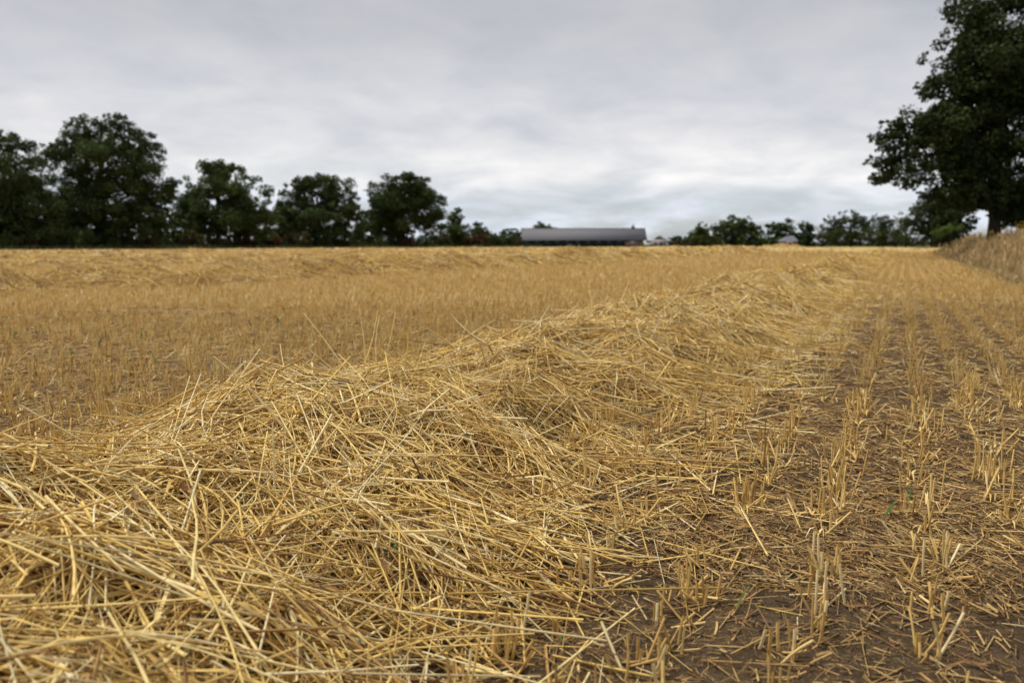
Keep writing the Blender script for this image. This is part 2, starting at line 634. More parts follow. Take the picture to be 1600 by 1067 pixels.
def swath_mound(name, parent, hf, t0, t1, L0, L1, step, sink):
    nt = max(int((t1 - t0) / step), 4)
    nl = max(int((L1 - L0) / step), 6)
    if nt > 700:
        nt = 700
    q = np.linspace(0, 1, nt)
    tg = t0 + (t1 - t0) * (q ** 1.8 if t1 - t0 > 20 else q)
    T, Lg = np.meshgrid(tg, np.linspace(L0, L1, nl), indexing='ij')
    X, Y = TL(T, Lg)
    h = hf(T, Lg)
    Z = ground_z(X, Y) + np.where(h > 0.02, np.maximum(h - sink, 0.004), -0.05) + 0.012 * (fbm(T * 30, Lg * 30, 2) - 0.5)
    V = np.stack([X, Y, Z], -1).reshape(-1, 3)
    idx = np.arange(nt * nl).reshape(nt, nl)
    F = np.stack([idx[:-1, :-1], idx[1:, :-1], idx[1:, 1:], idx[:-1, 1:]], -1).reshape(-1, 4)[:, ::-1]
    ok = (h > 0.0).ravel()[F].any(1)
    F = F[ok]
    A = 0.25 + 0.35 * fbm(T * 12, Lg * 12, 3).ravel()
    me = mesh_from('mound', V, F, M_LITTER, A)
    return link_obj('mound', me, parent)


def lay_straws(hf, t, L, length, width, yaw, off, K, rng, stiff=0.6, up=None, sides=3, tone=None):
    """straws resting on a swath surface: both ends take the surface height, the middle bridges hollows"""
    n = len(t)
    dt, dL = np.cos(yaw) * length / 2, np.sin(yaw) * length / 2
    q = np.linspace(-1, 1, K)
    tt = t[:, None] + dt[:, None] * q
    ll = L[:, None] + dL[:, None] * q
    side = rng.normal(0, 0.05, n) * length
    bend = (1 - q ** 2)[None, :] * side[:, None]
    tt = tt - np.sin(yaw)[:, None] * bend
    ll = ll + np.cos(yaw)[:, None] * bend
    if K == 3:                                             # some stems are kinked
        kk = np.where(rng.random(n) < 0.14, rng.normal(0, 0.16, n), 0) * length
        tt[:, 1] -= np.sin(yaw) * kk
        ll[:, 1] += np.cos(yaw) * kk
    X, Y = TL(tt, ll)
    hs = hf(tt, ll) + ground_z(X, Y)
    chord = hs[:, :1] * (1 - q[None]) / 2 + hs[:, -1:] * (1 + q[None]) / 2
    Z = np.maximum(hs * (1 - stiff) + chord * stiff, np.where(off[:, None] < 0, -1, hs - 0.004))
    Z = Z + off[:, None]
    if up is not None:
        Z = Z + up[:, None] * length[:, None] * (q[None] + 1) / 2 + 0.04 * length[:, None] * (q[None] ** 2 - 1) * np.sign(up)[:, None]
    P = np.stack([X, Y, Z], -1)
    R = np.repeat((width / 2)[:, None], K, 1) * np.linspace(1.12, 0.82, K)[None]
    if tone is None:
        tone = np.clip(rng.beta(1.55, 1.35, n), 0, 1)
        w = rng.random(n)
        tone = np.where(w < 0.03, rng.uniform(0.93, 1.0, n), np.minimum(tone, 0.92))
    return P, R, tone


def swath_straws(hf, bands, yaw0, yaw_s, layers, rng, L0, L1):
    """bands: list of (t0, t1, width factor...) -> geometry of the loose straw"""
    parts = []
    for (t0, t1, w0, ln, K, lay) in bands:
        area = (t1 - t0) * (L1 - L0)
        n = int(area * lay / (w0 * ln))
        t = rng.uniform(t0, t1, n)
        L = rng.uniform(L0, L1, n)
        h = hf(t, L)
        edge = rng.random(n) < np.clip((h - 0.0) / 0.11, 0.0, 1)
        keep = (h > 0.004) & edge
        t, L, h = t[keep], L[keep], h[keep]
        n = len(t)
        length = ln * np.exp(rng.normal(0, 0.42, n))
        width = w0 * np.clip(np.exp(rng.normal(-0.14, 0.38, n)), 0.3, 1.7)
        yaw = np.where(rng.random(n) < 0.54, yaw0 + rng.normal(0, yaw_s, n), rng.uniform(0, 2 * math.pi, n))
        swirl = (fbm(t * 0.9 + 3, L * 0.9 + 5, 2) - 0.5) * 2.6
        yaw = yaw + swirl
        depth = np.minimum(0.085, h * 0.8)
        tuft = (fbm(t * 9 + 2, L * 9, 2) - 0.5) * 0.05
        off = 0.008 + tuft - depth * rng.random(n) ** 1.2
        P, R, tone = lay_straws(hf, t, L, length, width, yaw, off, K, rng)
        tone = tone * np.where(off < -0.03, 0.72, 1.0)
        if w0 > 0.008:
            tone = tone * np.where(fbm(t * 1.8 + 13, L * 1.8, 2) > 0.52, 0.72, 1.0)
        tilt = rng.normal(0, 0.10, n) * (off > -0.02)
        q = np.linspace(-1, 1, K)
        P[:, :, 2] += (tilt * length / 2)[:, None] * q[None] + np.abs(tilt * length / 2)[:, None] * 0.55
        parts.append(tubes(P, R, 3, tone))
        # standing ends that stick out of the heap
        m = int(n * (0.04 if w0 < 0.006 else 0.03))
        s = rng.choice(n, m, replace=False)
        s = s[h[s] > 0.1]
        m = len(s)
        P, R, tone = lay_straws(hf, t[s], L[s], length[s] * rng.uniform(0.6, 1.0, m), width[s], rng.uniform(0, 6.28, m),
                                np.full(m, -0.03), K, rng, up=np.minimum(np.abs(rng.normal(0, 0.42, m)) + 0.10, 0.20 / length[s]) * (1.0 if w0 < 0.009 else 0.4))
        parts.append(tubes(P, R, 3, tone))
        # torn leaf sheaths: flat, pale or brown
        m = int(n * (0.2 if w0 < 0.009 else 0.1))
        s = rng.choice(n, m, replace=False)
        P, R, tone = lay_straws(hf, t[s], L[s], length[s] * 0.55, width[s] * 1.25, rng.uniform(0, 6.28, m),
                                np.where(rng.random(m) < 0.6, -0.02, 0.008) * rng.random(m), 3, rng)
        P[:, 1, 2] += rng.normal(0.004, 0.016, m) * min(1.0, w0 / 0.006 + 0.3)
        P[:, 1, :2] += rng.normal(0, 0.014, (m, 2))
        tang = P[:, -1] - P[:, 0]
        sd = np.cross(tang, np.array([0, 0, 1.0]) + rng.normal(0, 0.5, (m, 3)))
        sd /= np.linalg.norm(sd, axis=1, keepdims=True) + 1e-9
        Wd = R * np.array([1.0, 0.9, 0.25])[None]
        parts.append(ribbons(P, Wd, sd, np.clip(rng.beta(1.2, 1.6, m), 0, 0.92)))
    return parts


def build_main_swath():
    rng = np.random.default_rng(21)
    root = empty('straw_swath', (*TL(3.0, 1.7), 0.0))
    tag(root, 'long loose heap of golden straw running from the near left into the distance', 'straw swath',
        'straw swaths on the stubble field')
    rx, ry, _ = root.location
    sub = np.array([rx, ry, 0.0])
    mo = swath_mound('mound', root, main_height, -0.9, 85, 0.2, 3.2, 0.045, 0.055)
    mo.location = -root.location
    bands = [(-0.7, 3.2, 0.0046, 0.26, 3, 5.4), (3.2, 6.5, 0.0052, 0.29, 3, 3.9), (6.5, 12, 0.0075, 0.33, 2, 3.4),
             (12, 24, 0.012, 0.38, 2, 2.6), (24, 45, 0.02, 0.45, 2, 2.0), (45, 85, 0.035, 0.5, 2, 1.6)]
    parts = swath_straws(main_height, bands, math.pi / 2, 0.55, 5, rng, 0.25, 3.1)
    # stray stems that trail off over the soil on both sides
    n = 2200
    t = 13.0 * rng.random(n) ** 1.5 - 0.6
    L = np.where(rng.random(n) < 0.72, 0.78 - np.abs(rng.normal(0, 0.19, n)), 2.6 + np.abs(rng.normal(0, 0.3, n)))
    ln = 0.17 * np.exp(rng.normal(0, 0.5, n)) * (1 + 0.05 * np.clip(t, 0, 13))
    P, R, tone = lay_straws(main_height, t, L, ln, 0.0042 * np.clip(np.exp(rng.normal(-0.1, 0.35, n)), 0.3, 1.6) * (1 + 0.07 * np.clip(t, 0, 13)),
                            rng.uniform(0, 6.28, n), 0.004 + np.abs(rng.normal(0, 0.006, n)), 2, rng, stiff=0.2)
    P[:, 1, 2] += np.abs(rng.normal(0, 0.07, n)) * ln
    parts.append(tubes(P, R, 3, tone))
    V, F, A = join(parts)
    o = link_obj('loose_straw', mesh_from('loose_straw', V - sub, F, M_STRAW, A), root)
    tag(o, kind='stuff')

    # the 300 straws that show largest: each an object, meshes shared between alike ones
    protos = []
    for i in range(30):
        K = 6
        flat = i % 5 == 2
        ln = 0.17 + 0.34 * (i / 29.0)
        q = np.linspace(-0.5, 0.5, K)
        P = np.zeros((1, K, 3))
        P[0, :, 0] = q * ln
        P[0, :, 1] = (0.25 - q ** 2) * rng.normal(0, 0.2) * ln
        P[0, :, 2] = (0.25 - q ** 2) * rng.normal(0.03, 0.12) * ln
        if i % 4 == 1:                                     # a kinked stem
            P[0, 3:, 1] += (q[3:]) * ln * rng.uniform(-0.35, 0.35)
        R = np.full((1, K), 0.00235 * rng.uniform(0.6, 1.35) * (1.5 if flat else 1.0)) * np.linspace(1.15, 0.8, K)[None]
        if i % 3 == 0:
            R[0, 2] *= 1.25                                # node on the stem
        tone = np.array([rng.choice([0.42, 0.5, 0.58, 0.64, 0.7, 0.76, 0.84, 0.9, 0.24, 0.95], p=[.13, .15, .15, .13, .12, .1, .1, .06, .03, .03])])
        V, F, A = tubes(P, R, 6, tone)
        if flat:                                           # crushed flat
            V[:, 2] = P[0, 2, 2] + (V[:, 2] - P[0, 2, 2]) * 0.35
        protos.append((ln, mesh_from('straw', V, F, M_STRAW_OBJ, A)))
    n = 0
    tries = 0
    while n < 284 and tries < 4000:
        tries += 1
        t, L = rng.uniform(-0.35, 2.6), rng.uniform(0.55, 2.1)
        X, Y = TL(t, L)
        h = float(main_height(t, L))
        if h < 0.06:
            continue
        z = h + float(ground_z(X, Y))
        u, v = project(np.array([X]), np.array([Y]), np.array([z]))
        if not (-30 < u[0] < 1200 and 560 < v[0] < 1090):
            continue
        if rng.random() > (0.7 / Y) ** 0.7:
            continue
        ln, me = protos[rng.integers(30)]
        yaw = rng.normal(math.pi / 2, 0.6) if rng.random() < 0.6 else rng.uniform(0, 6.28)
        dt, dL = math.cos(yaw) * ln / 2, math.sin(yaw) * ln / 2
        hA = float(main_height(t - dt, L - dL))
        hB = float(main_height(t + dt, L + dL))
        slope = math.atan2(hB - hA, ln)
        tilt = slope + rng.normal(0, 0.07) + (rng.uniform(0.15, 0.6) if rng.random() < 0.05 else 0)
        o = link_obj('straw', me, root)
        o.rotation_mode = 'XYZ'
        wyaw = math.atan2(CA * math.cos(yaw) + SA * math.sin(yaw), SA * math.cos(yaw) - CA * math.sin(yaw))
        o.rotation_euler = (rng.uniform(0, 0.6), -tilt, wyaw)
        zc = max(h, (hA + hB) / 2) + float(ground_z(X, Y)) + 0.010 + rng.uniform(0, 0.008)
        o.location = (X - rx, Y - ry, zc)
        n += 1
    # the long stems that stand out of the crest in the photograph: foot (t, L), tip offset
    for (u0, v0, u1, v1, Y0, dY) in [(452, 668, 333, 556, 2.15, -0.05), (560, 600, 474, 489, 2.75, 0.06), (640, 660, 604, 545, 2.55, -0.03),
                                     (570, 560, 590, 484, 3.05, 0.05), (588, 560, 594, 492, 3.1, 0.0), (602, 556, 618, 488, 3.12, 0.03),
                                     (571, 555, 562, 482, 3.15, 0.0), (634, 560, 641, 484, 3.1, -0.02), (760, 530, 704, 490, 3.7, 0.05),
                                     (720, 545, 670, 515, 3.6, -0.05), (942, 470, 928, 452, 5.0, 0.0), (1003, 470, 1010, 442, 5.6, 0.0),
                                     (970, 466, 983, 439, 5.4, 0.05), (428, 800, 426, 660, 1.85, -0.04), (735, 640, 665, 570, 3.0, 0.0),
                                     (350, 770, 250, 740, 1.75, 0.05)]:
        a = np.array(at(u0, v0, Y0))
        b_ = np.array(at(u1, v1, Y0 + dY))
        K = 6
        q = np.linspace(0, 1, K)[:, None]
        P = a[None] * (1 - q) + b_[None] * q
        P[:, 2] -= 0.02 * (1 - q[:, 0])
        P += (q * (1 - q)) * rng.normal(0, 0.03, 3)[None]
        R = (0.0031 * np.linspace(1.15, 0.6, K))[None]
        V, F, A = tubes((P - sub)[None], R, 6, np.array([rng.uniform(0.55, 0.88)]))
        link_obj('straw', mesh_from('straw', V, F, M_STRAW_OBJ, A), root)
    return root


build_main_swath()


def build_far_swath(c0, half, top, seed, t0, t1, bands, label):
    rng = np.random.default_rng(300 + seed)
    hf = line_height(c0, half, top, seed)
    root = empty('straw_swath', (*TL((t0 + t1) / 2, c0), 0.0))
    tag(root, label, 'straw swath', 'straw swaths on the stubble field')
    sub = np.array([root.location.x, root.location.y, 0.0])
    mo = swath_mound('mound', root, hf, t0, t1, c0 - 2.2, c0 + 2.2, 0.2, 0.04)
    mo.location = -root.location
    V, F, A = join(swath_straws(hf, bands, math.pi / 2, 0.7, 4, rng, c0 - 1.9, c0 + 1.9))
    o = link_obj('loose_straw', mesh_from('loose_straw', V - sub, F, M_STRAW, A), root)
    tag(o, kind='stuff')


build_far_swath(13.0, 1.7, 0.44, 1, 2, 110, [(6.5, 16, 0.009, 0.32, 2, 1.6), (16, 40, 0.018, 0.42, 2, 1.4), (40, 110, 0.05, 0.55, 2, 1.3)],
                'lumpy straw swath across the left half, nearest one behind the foreground heap')
build_far_swath(27, 1.5, 0.22, 2, 2, 130, [(14, 40, 0.024, 0.42, 2, 1.5), (40, 130, 0.06, 0.55, 2, 1.2)],
                'low straw swath in the middle of the field, second behind the foreground heap')
build_far_swath(41, 1.5, 0.17, 3, 5, 150, [(22, 60, 0.04, 0.5, 2, 1.3), (60, 150, 0.08, 0.7, 2, 1.1)],
                'thin distant straw swath, third behind the foreground heap')
build_far_swath(58, 1.6, 0.16, 4, 5, 170, [(31, 170, 0.065, 0.6, 2, 1.2)],
                'faint distant straw swath, last one before the left tree line')


def build_headland_swath():
    """swath that crosses the end of the strip at the right"""
    rng = np.random.default_rng(77)
    root = empty('straw_swath', (*TL(78, 6), 0.45))
    tag(root, 'low straw swath crossing the far end of the stubble strip beside the verge', 'straw swath',
        'straw swaths on the stubble field')
    sub = np.array(root.location)
    # same builder in turned coordinates
    c0 = 78.0

    def hf(t, L):
        s = np.clip(1 - np.abs(t - c0 - 0.05 * L - 1.2 * (fbm(L * 0.1, np.zeros_like(L) + 2, 2) - 0.5)) / 1.9, 0, 1)
        ends = sstep(-4.6, -2.5, L) * (1 - sstep(22, 30, L))
        return (0.25 + 0.25 * fbm(L * 0.25, np.zeros_like(L) + 4, 3)) * np.sin(s * math.pi / 2) * ends
    T, Lg = np.meshgrid(np.linspace(74, 83, 40), np.linspace(-5, 30, 120), indexing='ij')
    X, Y = TL(T, Lg)
    h = hf(T, Lg)
    Z = ground_z(X, Y) + np.where(h > 0.02, h - 0.04, -0.1)
    V = np.stack([X, Y, Z], -1).reshape(-1, 3) - sub
    idx = np.arange(T.size).reshape(T.shape)
    F = np.stack([idx[:-1, :-1], idx[1:, :-1], idx[1:, 1:], idx[:-1, 1:]], -1).reshape(-1, 4)[:, ::-1]
    link_obj('mound', mesh_from('mound', V, F, M_LITTER, np.full(len(V), 0.5)), root)
    n = 9000
    t = rng.uniform(75, 82, n)
    L = rng.uniform(-5, 29, n)
    k = hf(t, L) > 0.03
    t, L = t[k], L[k]
    n = len(t)
    P, R, tone = lay_straws(hf, t, L, 0.6 * np.exp(rng.normal(0, 0.3, n)), np.full(n, 0.045), rng.uniform(0, 6.28, n), np.full(n, 0.01), 2, rng)
    V, F, A = tubes(P, R, 3, tone)
    o = link_obj('loose_straw', mesh_from('loose_straw', V - sub, F, M_STRAW, A), root)
    tag(o, kind='stuff')


build_headland_swath()

# ------------------------------------------------------------------ stubble
ROW0, ROWS = -0.085, 0.23


def stalk_params(n, rng, hmean=0.066):
    lean = np.abs(rng.normal(0, 0.32, n))
    lean = np.where(rng.random(n) < 0.2, rng.uniform(0.5, 1.35, n), lean)
    az = rng.uniform(0, 2 * math.pi, n)
    hh = np.clip(rng.normal(hmean, 0.027, n), 0.02, 0.16)
    return lean, az, hh


def stalks(X, Y, Z, hh, lean, az, width, rng, K=2, sides=3, tone=None):
    n = len(X)
    q = np.linspace(0, 1, K)
    dx = np.sin(lean) * np.cos(az) * hh
    dy = np.sin(lean) * np.sin(az) * hh
    dz = np.cos(lean) * hh
    P = np.stack([X[:, None] + dx[:, None] * q, Y[:, None] + dy[:, None] * q, Z[:, None] - 0.01 + (dz + 0.01)[:, None] * q], -1)
    R = (width / 2)[:, None] * np.linspace(1.0, 1.0, K)[None]
    if tone is None:
        tone = rng.beta(2.2, 1.9, n)
    return tubes(P, R, sides, tone)


def build_stubble():
    rng = np.random.default_rng(33)
    # clumps along the rows, near zone
    rows = np.arange(-9, 50)
    Ls, ts = [], []
    for k in rows:
        L = ROW0 + ROWS * k
        step = 0.088 if L < 0.8 else 0.07
        t = np.arange(-3.0, 11.5, step)
        t = t + rng.normal(0, 0.045, len(t))
        keep = rng.random(len(t)) > (0.2 if L < 0.8 else 0.08)
        t = t[keep]
        ts.append(t)
        Ls.append(np.full(len(t), L) + rng.normal(0, 0.024, len(t)))
    t = np.concatenate(ts)
    L = np.concatenate(Ls)
    X, Y = TL(t, L)
    hm = main_height(t, L)
    gap = fbm(t * 0.8 + 40, L * 0.8, 3)
    keep = (Y > 0.9) & (Y < 9.5) & (hm < 0.07) & (L > verge_edge(t) + 0.05) & (gap > 0.27) & (np.abs(X) < 0.72 * Y + 0.5)
    t, L, X, Y = t[keep], L[keep], X[keep], Y[keep]
    Z = ground_z(X, Y)
    u, v = project(X, Y, Z + 0.05)
    crest_hide = (L > 2.2) & (Y < 3.2) & (u > 420)
    vis = (u > -20) & (u < 1620) & (v < 1090) & ~crest_hide
    order = np.argsort(np.where(vis, Y, 1e9))
    chosen = order[:300]
    rest = np.setdiff1d(np.arange(len(t)), chosen)

    # shared stalk meshes for the nearest clumps
    st_me = []
    for i in range(12):
        hh = 0.035 + 0.065 * i / 11.0
        K = 4
        q = np.linspace(0, 1, K)
        P = np.zeros((1, K, 3))
        P[0, :, 2] = q * hh
        P[0, :, 0] = q ** 2 * rng.normal(0, 0.08) * hh
        R = np.full((1, K), 0.0027 * rng.uniform(0.8, 1.25)) * np.array([[1.15, 1.0, 0.98, 1.02]])
        V, F, A = tubes(P, R, 7, np.array([rng.beta(2.2, 1.8)]))
        st_me.append(mesh_from('stalk', V, F, M_STUBBLE, A))
    # shared whole-clump meshes
    cl_me = []
    for i in range(16):
        n = int(rng.integers(5, 12))
        lean, az, hh = stalk_params(n, rng)
        bx, by = rng.normal(0, 0.016, n), rng.normal(0, 0.03, n)
        V1 = stalks(bx, by, np.zeros(n), hh, lean, az, np.full(n, 0.0052) * rng.uniform(0.7, 1.25, n), rng, 2, 5)
        m = int(rng.integers(3, 8))                          # dead leaves at the foot
        K = 4
        q = np.linspace(0, 1, K)
        a2 = rng.uniform(0, 6.28, m)
        ln = rng.uniform(0.04, 0.10, m)
        P = np.stack([np.cos(a2)[:, None] * ln[:, None] * q * 0.8, np.sin(a2)[:, None] * ln[:, None] * q * 0.8,
                      ln[:, None] * (1.3 * q - 1.25 * q ** 2) * rng.uniform(0.3, 1.1, m)[:, None] + 0.006], -1)
        Wd = np.repeat(rng.uniform(0.0016, 0.0034, m)[:, None], K, 1) * np.array([1, 1, 0.8, 0.2])[None]
        sd = np.stack([-np.sin(a2), np.cos(a2), np.zeros(m)], -1)
        V2 = ribbons(P, Wd, sd, rng.uniform(0.2, 1.0, m))
        V, F, A = join([V1, V2])
        cl_me.append(mesh_from('stubble_clump', V, F, M_STUBBLE, A))
    ordn = ['first', 'second', 'third', 'fourth', 'fifth', 'sixth', 'seventh', 'eighth', 'ninth', 'tenth', 'eleventh', 'twelfth', 'thirteenth']
    labL = 'short clump of cut straw stalks in the stubble behind the straw heap'
    for j, i in enumerate(chosen):
        rz = rng.uniform(0, 6.28)
        loc = (X[i], Y[i], Z[i])
        right = L[i] < 1.6
        if j < 36:
            o = empty('stubble_clump', loc, rz)
            for s in range(int(rng.integers(5, 11))):
                c = link_obj('stalk', st_me[int(rng.integers(12))], o, (rng.normal(0, 0.014), rng.normal(0, 0.026), -0.006))
                ln_ = abs(rng.normal(0, 0.33)) if rng.random() < 0.75 else rng.uniform(0.5, 1.3)
                c.rotation_euler = (0, ln_, rng.uniform(0, 6.28))
        else:
            o = link_obj('stubble_clump', cl_me[int(rng.integers(16))], None, loc)
            o.rotation_euler = (0, 0, rz)
            o.scale = (1, 1, rng.uniform(0.8, 1.2))
        row = int(round((0.605 - L[i]) / ROWS))
        if not right:
            lab, grp = labL, 'stubble clumps behind the straw heap'
        elif row < 0:
            lab, grp = 'short clump of cut straw stalks poking through the thin toe of the near heap', 'stubble clumps at the toe of the heap'
        else:
            ro = ordn[min(row, 12)]
            lab, grp = f'short clump of cut straw stalks in the {ro} drill row right of the heap', f'stubble clumps in the {ro} row right of the heap'
        tag(o, lab, 'stubble clump', grp)
    # all other stubble in one object
    parts = []
    k = len(rest)
    m = 8
    Xs = np.repeat(X[rest], m) + rng.normal(0, 0.018, k * m)
    Ys = np.repeat(Y[rest], m) + rng.normal(0, 0.024, k * m)
    lean, az, hh = stalk_params(k * m, rng, 0.076)
    parts.append(stalks(Xs, Ys, ground_z(Xs, Ys), hh, lean, az, np.full(k * m, 0.0047) * rng.uniform(0.75, 1.25, k * m), rng))
    for (y0, y1, w, dens, sides) in [(9.5, 16, 0.0095, 210, 3), (16, 28, 0.016, 85, 3), (28, 50, 0.03, 22, 3), (50, 85, 0.055, 7, 3), (85, 150, 0.11, 1.8, 3), (150, 300, 0.2, 0.35, 3)]:
        area = (y1 ** 2 - y0 ** 2) / 2 * 1.36
        n = int(area * dens)
        Yy = np.sqrt(rng.uniform(y0 ** 2, y1 ** 2, n))
        Xx = rng.uniform(-0.68, 0.68, n) * Yy
        tt, LL = to_TL(Xx, Yy)
        jit = 0.03 if y1 < 30 else 0.05
        LLr = ROW0 + ROWS * np.round((LL - ROW0) / ROWS) + rng.normal(0, jit, n)
        keep = (LLr > verge_edge(tt) + 0.05) & (LLr < FIELD_L1) & (main_height(tt, LLr) < 0.05) & (tt < FIELD_T1)
        tt, LLr = tt[keep], LLr[keep]
        Xx, Yy = TL(tt, LLr)
        n = len(Xx)
        lean, az, hh = stalk_params(n, rng, 0.088)
        hh = hh * (0.75 + 0.5 * fbm(tt * 0.25, LLr * 0.25, 2))
        tone = np.clip(rng.beta(2.2, 1.9, n) + 0.12, 0, 1)
        parts.append(stalks(Xx, Yy, ground_z(Xx, Yy), hh, lean, az, np.full(n, w), rng, tone=tone))
    V, F, A = join(parts)
    o = link_obj('stubble', mesh_from('stubble', V, F, M_STUBBLE, A))
    tag(o, 'golden cut stubble standing in rows over the rest of the field', 'stubble', kind='stuff')


build_stubble()


def build_litter():
    rng = np.random.default_rng(44)
    parts = []
    for (y0, y1, dens, sc) in [(1.0, 2.4, 11000, 1.0), (2.4, 4.5, 5200, 1.25), (4.5, 9, 1100, 2.0), (9, 18, 120, 3.6)]:
        n = int((y1 ** 2 - y0 ** 2) / 2 * 1.36 * dens)
        Y = np.sqrt(rng.uniform(y0 ** 2, y1 ** 2, n))
        X = rng.uniform(-0.68, 0.68, n) * Y
        t, L = to_TL(X, Y)
        patch = fbm(X * 1.6 + 7, Y * 1.6, 3)
        crest_hide = (L > 2.0) & (Y < 2.6)
        keep = (main_height(t, L) < 0.09) & ~crest_hide & (L > verge_edge(t) - 0.3) & (rng.random(n) < 0.36 + 1.3 * np.clip(patch - 0.36, 0, 1) / 0.3)
        X, Y, t, L = X[keep], Y[keep], t[keep], L[keep]
        n = len(X)
        ln = np.clip(np.exp(rng.normal(math.log(0.026), 0.6, n)), 0.006, 0.11) * sc ** 0.5
        yaw = rng.uniform(0, 6.28, n)
        K = 3 if y1 < 3 else 2
        q = np.linspace(-0.5, 0.5, K)
        bend = rng.normal(0, 0.22, n) * ln
        px = X[:, None] + np.cos(yaw)[:, None] * ln[:, None] * q - np.sin(yaw)[:, None] * bend[:, None] * (0.25 - q ** 2) * 4 * 0.5
        py = Y[:, None] + np.sin(yaw)[:, None] * ln[:, None] * q + np.cos(yaw)[:, None] * bend[:, None] * (0.25 - q ** 2) * 4 * 0.5
        pz = ground_z(px, py) + 0.002 + np.abs(rng.normal(0, 0.005, n))[:, None] + (rng.normal(0, 0.14, n) * ln)[:, None] * q
        P = np.stack([px, py, pz], -1)
        wd = np.clip(rng.lognormal(math.log(0.0008), 0.5, n), 0.0004, 0.0028) * sc
        tg = np.stack([np.cos(yaw), np.sin(yaw), np.zeros(n)], -1)
        sd = np.cross(tg, np.array([0, 0, 1.0]) + rng.normal(0, 0.7, (n, 3)))
        sd /= np.linalg.norm(sd, axis=1, keepdims=True)
        parts.append(ribbons(P, np.repeat(wd[:, None], K, 1), sd, rng.beta(1.3, 2.3, n)))
        # broken bits of round stem
        m = int(n * (0.09 if y1 < 5 else 0.16))
        s = rng.choice(n, m, replace=False)
        l2 = np.clip(np.exp(rng.normal(math.log(0.075), 0.5, m)), 0.02, 0.26) * sc ** 0.3
        yw = rng.uniform(0, 6.28, m)
        q2 = np.array([-0.5, 0.5])
        x2 = X[s][:, None] + np.cos(yw)[:, None] * l2[:, None] * q2
        y2 = Y[s][:, None] + np.sin(yw)[:, None] * l2[:, None] * q2
        z2 = ground_z(x2, y2) + main_height(*to_TL(x2, y2)) * 0.9 + 0.003 + (np.abs(rng.normal(0, 0.05, m)) * l2)[:, None] * (q2 + 0.5)
        P2 = np.stack([x2, y2, z2], -1)
        r2 = np.clip(rng.normal(0.0019, 0.0005, m), 0.0008, 0.003) * sc ** 0.8
        parts.append(tubes(P2, np.repeat(r2[:, None], 2, 1), 3, np.clip(rng.beta(3, 1.4, m), 0, 1)))
    V, F, A = join(parts)
    o = link_obj('chaff', mesh_from('chaff', V, F, M_LITTER, A))
    tag(o, 'short broken straw and chaff strewn over the bare soil', 'chaff', kind='stuff')


build_litter()

def build_crumbs():
    rng = np.random.default_rng(45)
    octa = np.array([(1, 0, 0), (0, 1, 0), (-1, 0, 0), (0, -1, 0), (0, 0, 1), (0, 0, -1)], float)
    of = np.array([(0, 1, 4), (1, 2, 4), (2, 3, 4), (3, 0, 4)])
    n = 16000
    Y = np.sqrt(rng.uniform(1.0, 4.2 ** 2, n))
    X = rng.uniform(-0.35, 0.68, n) * Y
    t, L = to_TL(X, Y)
    k = (main_height(t, L) < 0.03) & (fbm(X * 2.5 + 3, Y * 2.5, 3) > 0.3)
    X, Y = X[k], Y[k]
    n = len(X)
    r = np.clip(rng.lognormal(math.log(0.0030), 0.55, n), 0.0012, 0.014)
    jit = rng.uniform(0.6, 1.25, (n, 6, 3))
    a = rng.uniform(0, 6.28, n)
    c, s_ = np.cos(a)[:, None], np.sin(a)[:, None]
    V = octa[None] * jit * r[:, None, None]
    V = np.stack([V[..., 0] * c - V[..., 1] * s_, V[..., 0] * s_ + V[..., 1] * c, V[..., 2] * 0.8], -1)
    V += np.stack([X, Y, ground_z(X, Y) + r * 0.1], -1)[:, None]
    F = (of[None] + (np.arange(n) * 6)[:, None, None]).reshape(-1, 3)
    o = link_obj('soil_crumbs', mesh_from('soil_crumbs', V.reshape(-1, 3), F, plain_mat('crumb_soil', (0.10, 0.072, 0.05), rough=0.95, spec=0.1, vary=0.4, vscale=70)))
    tag(o, 'small crumbs of dry brown soil between the stubble rows', 'soil crumbs', kind='stuff')


build_crumbs()

# ------------------------------------------------------------------ small weeds and leaves
def leaf_strip(P, W, sd, tone):
    return ribbons(np.asarray(P, float)[None], np.asarray(W, float)[None], np.asarray(sd, float)[None], np.array([tone]))


def grass_blade(u, v, Y, label, ln, az, rise, width):
    rng = np.random.default_rng(int(u * 7 + v))
    X = (u - 800) / FPX * Y
    z = float(ground_z(X, Y)) + float(main_height(*to_TL(X, Y)))
    K = 7
    q = np.linspace(0, 1, K)
    P = np.stack([np.cos(az) * ln * q, np.sin(az) * ln * q, rise * (q * 1.3 - 0.3 * q ** 2)], -1)
    W = width * np.array([0.35, 0.8, 1.0, 1.0, 0.8, 0.5, 0.05])
    sd = np.array([-math.sin(az) * 0.8, math.cos(az) * 0.8, 0.6])
    V, F, A = leaf_strip(P, W, sd, 0.75)
    o = link_obj('grass_blade', mesh_from('grass_blade', V, F, M_GREEN, A), None, (X, Y, z))
    tag(o, label, 'grass blade', 'green grass blades in the stubble')
    return o


grass_blade(1403, 822, 2.12, 'bright green grass blade lying on the soil at the right', 0.07, 0.75, 0.035, 0.0045)
grass_blade(1442, 792, 2.2, 'thin dark green grass blade leaning in a stubble row, above the bright blade', 0.06, 1.1, 0.08, 0.0022)
grass_blade(1270, 905, 1.86, 'small dull green blade low on the soil between stubble clumps', 0.05, 1.9, 0.03, 0.0022)
grass_blade(1165, 1010, 1.55, 'short green blade near the bottom edge right of the heap', 0.05, 0.6, 0.05, 0.002)


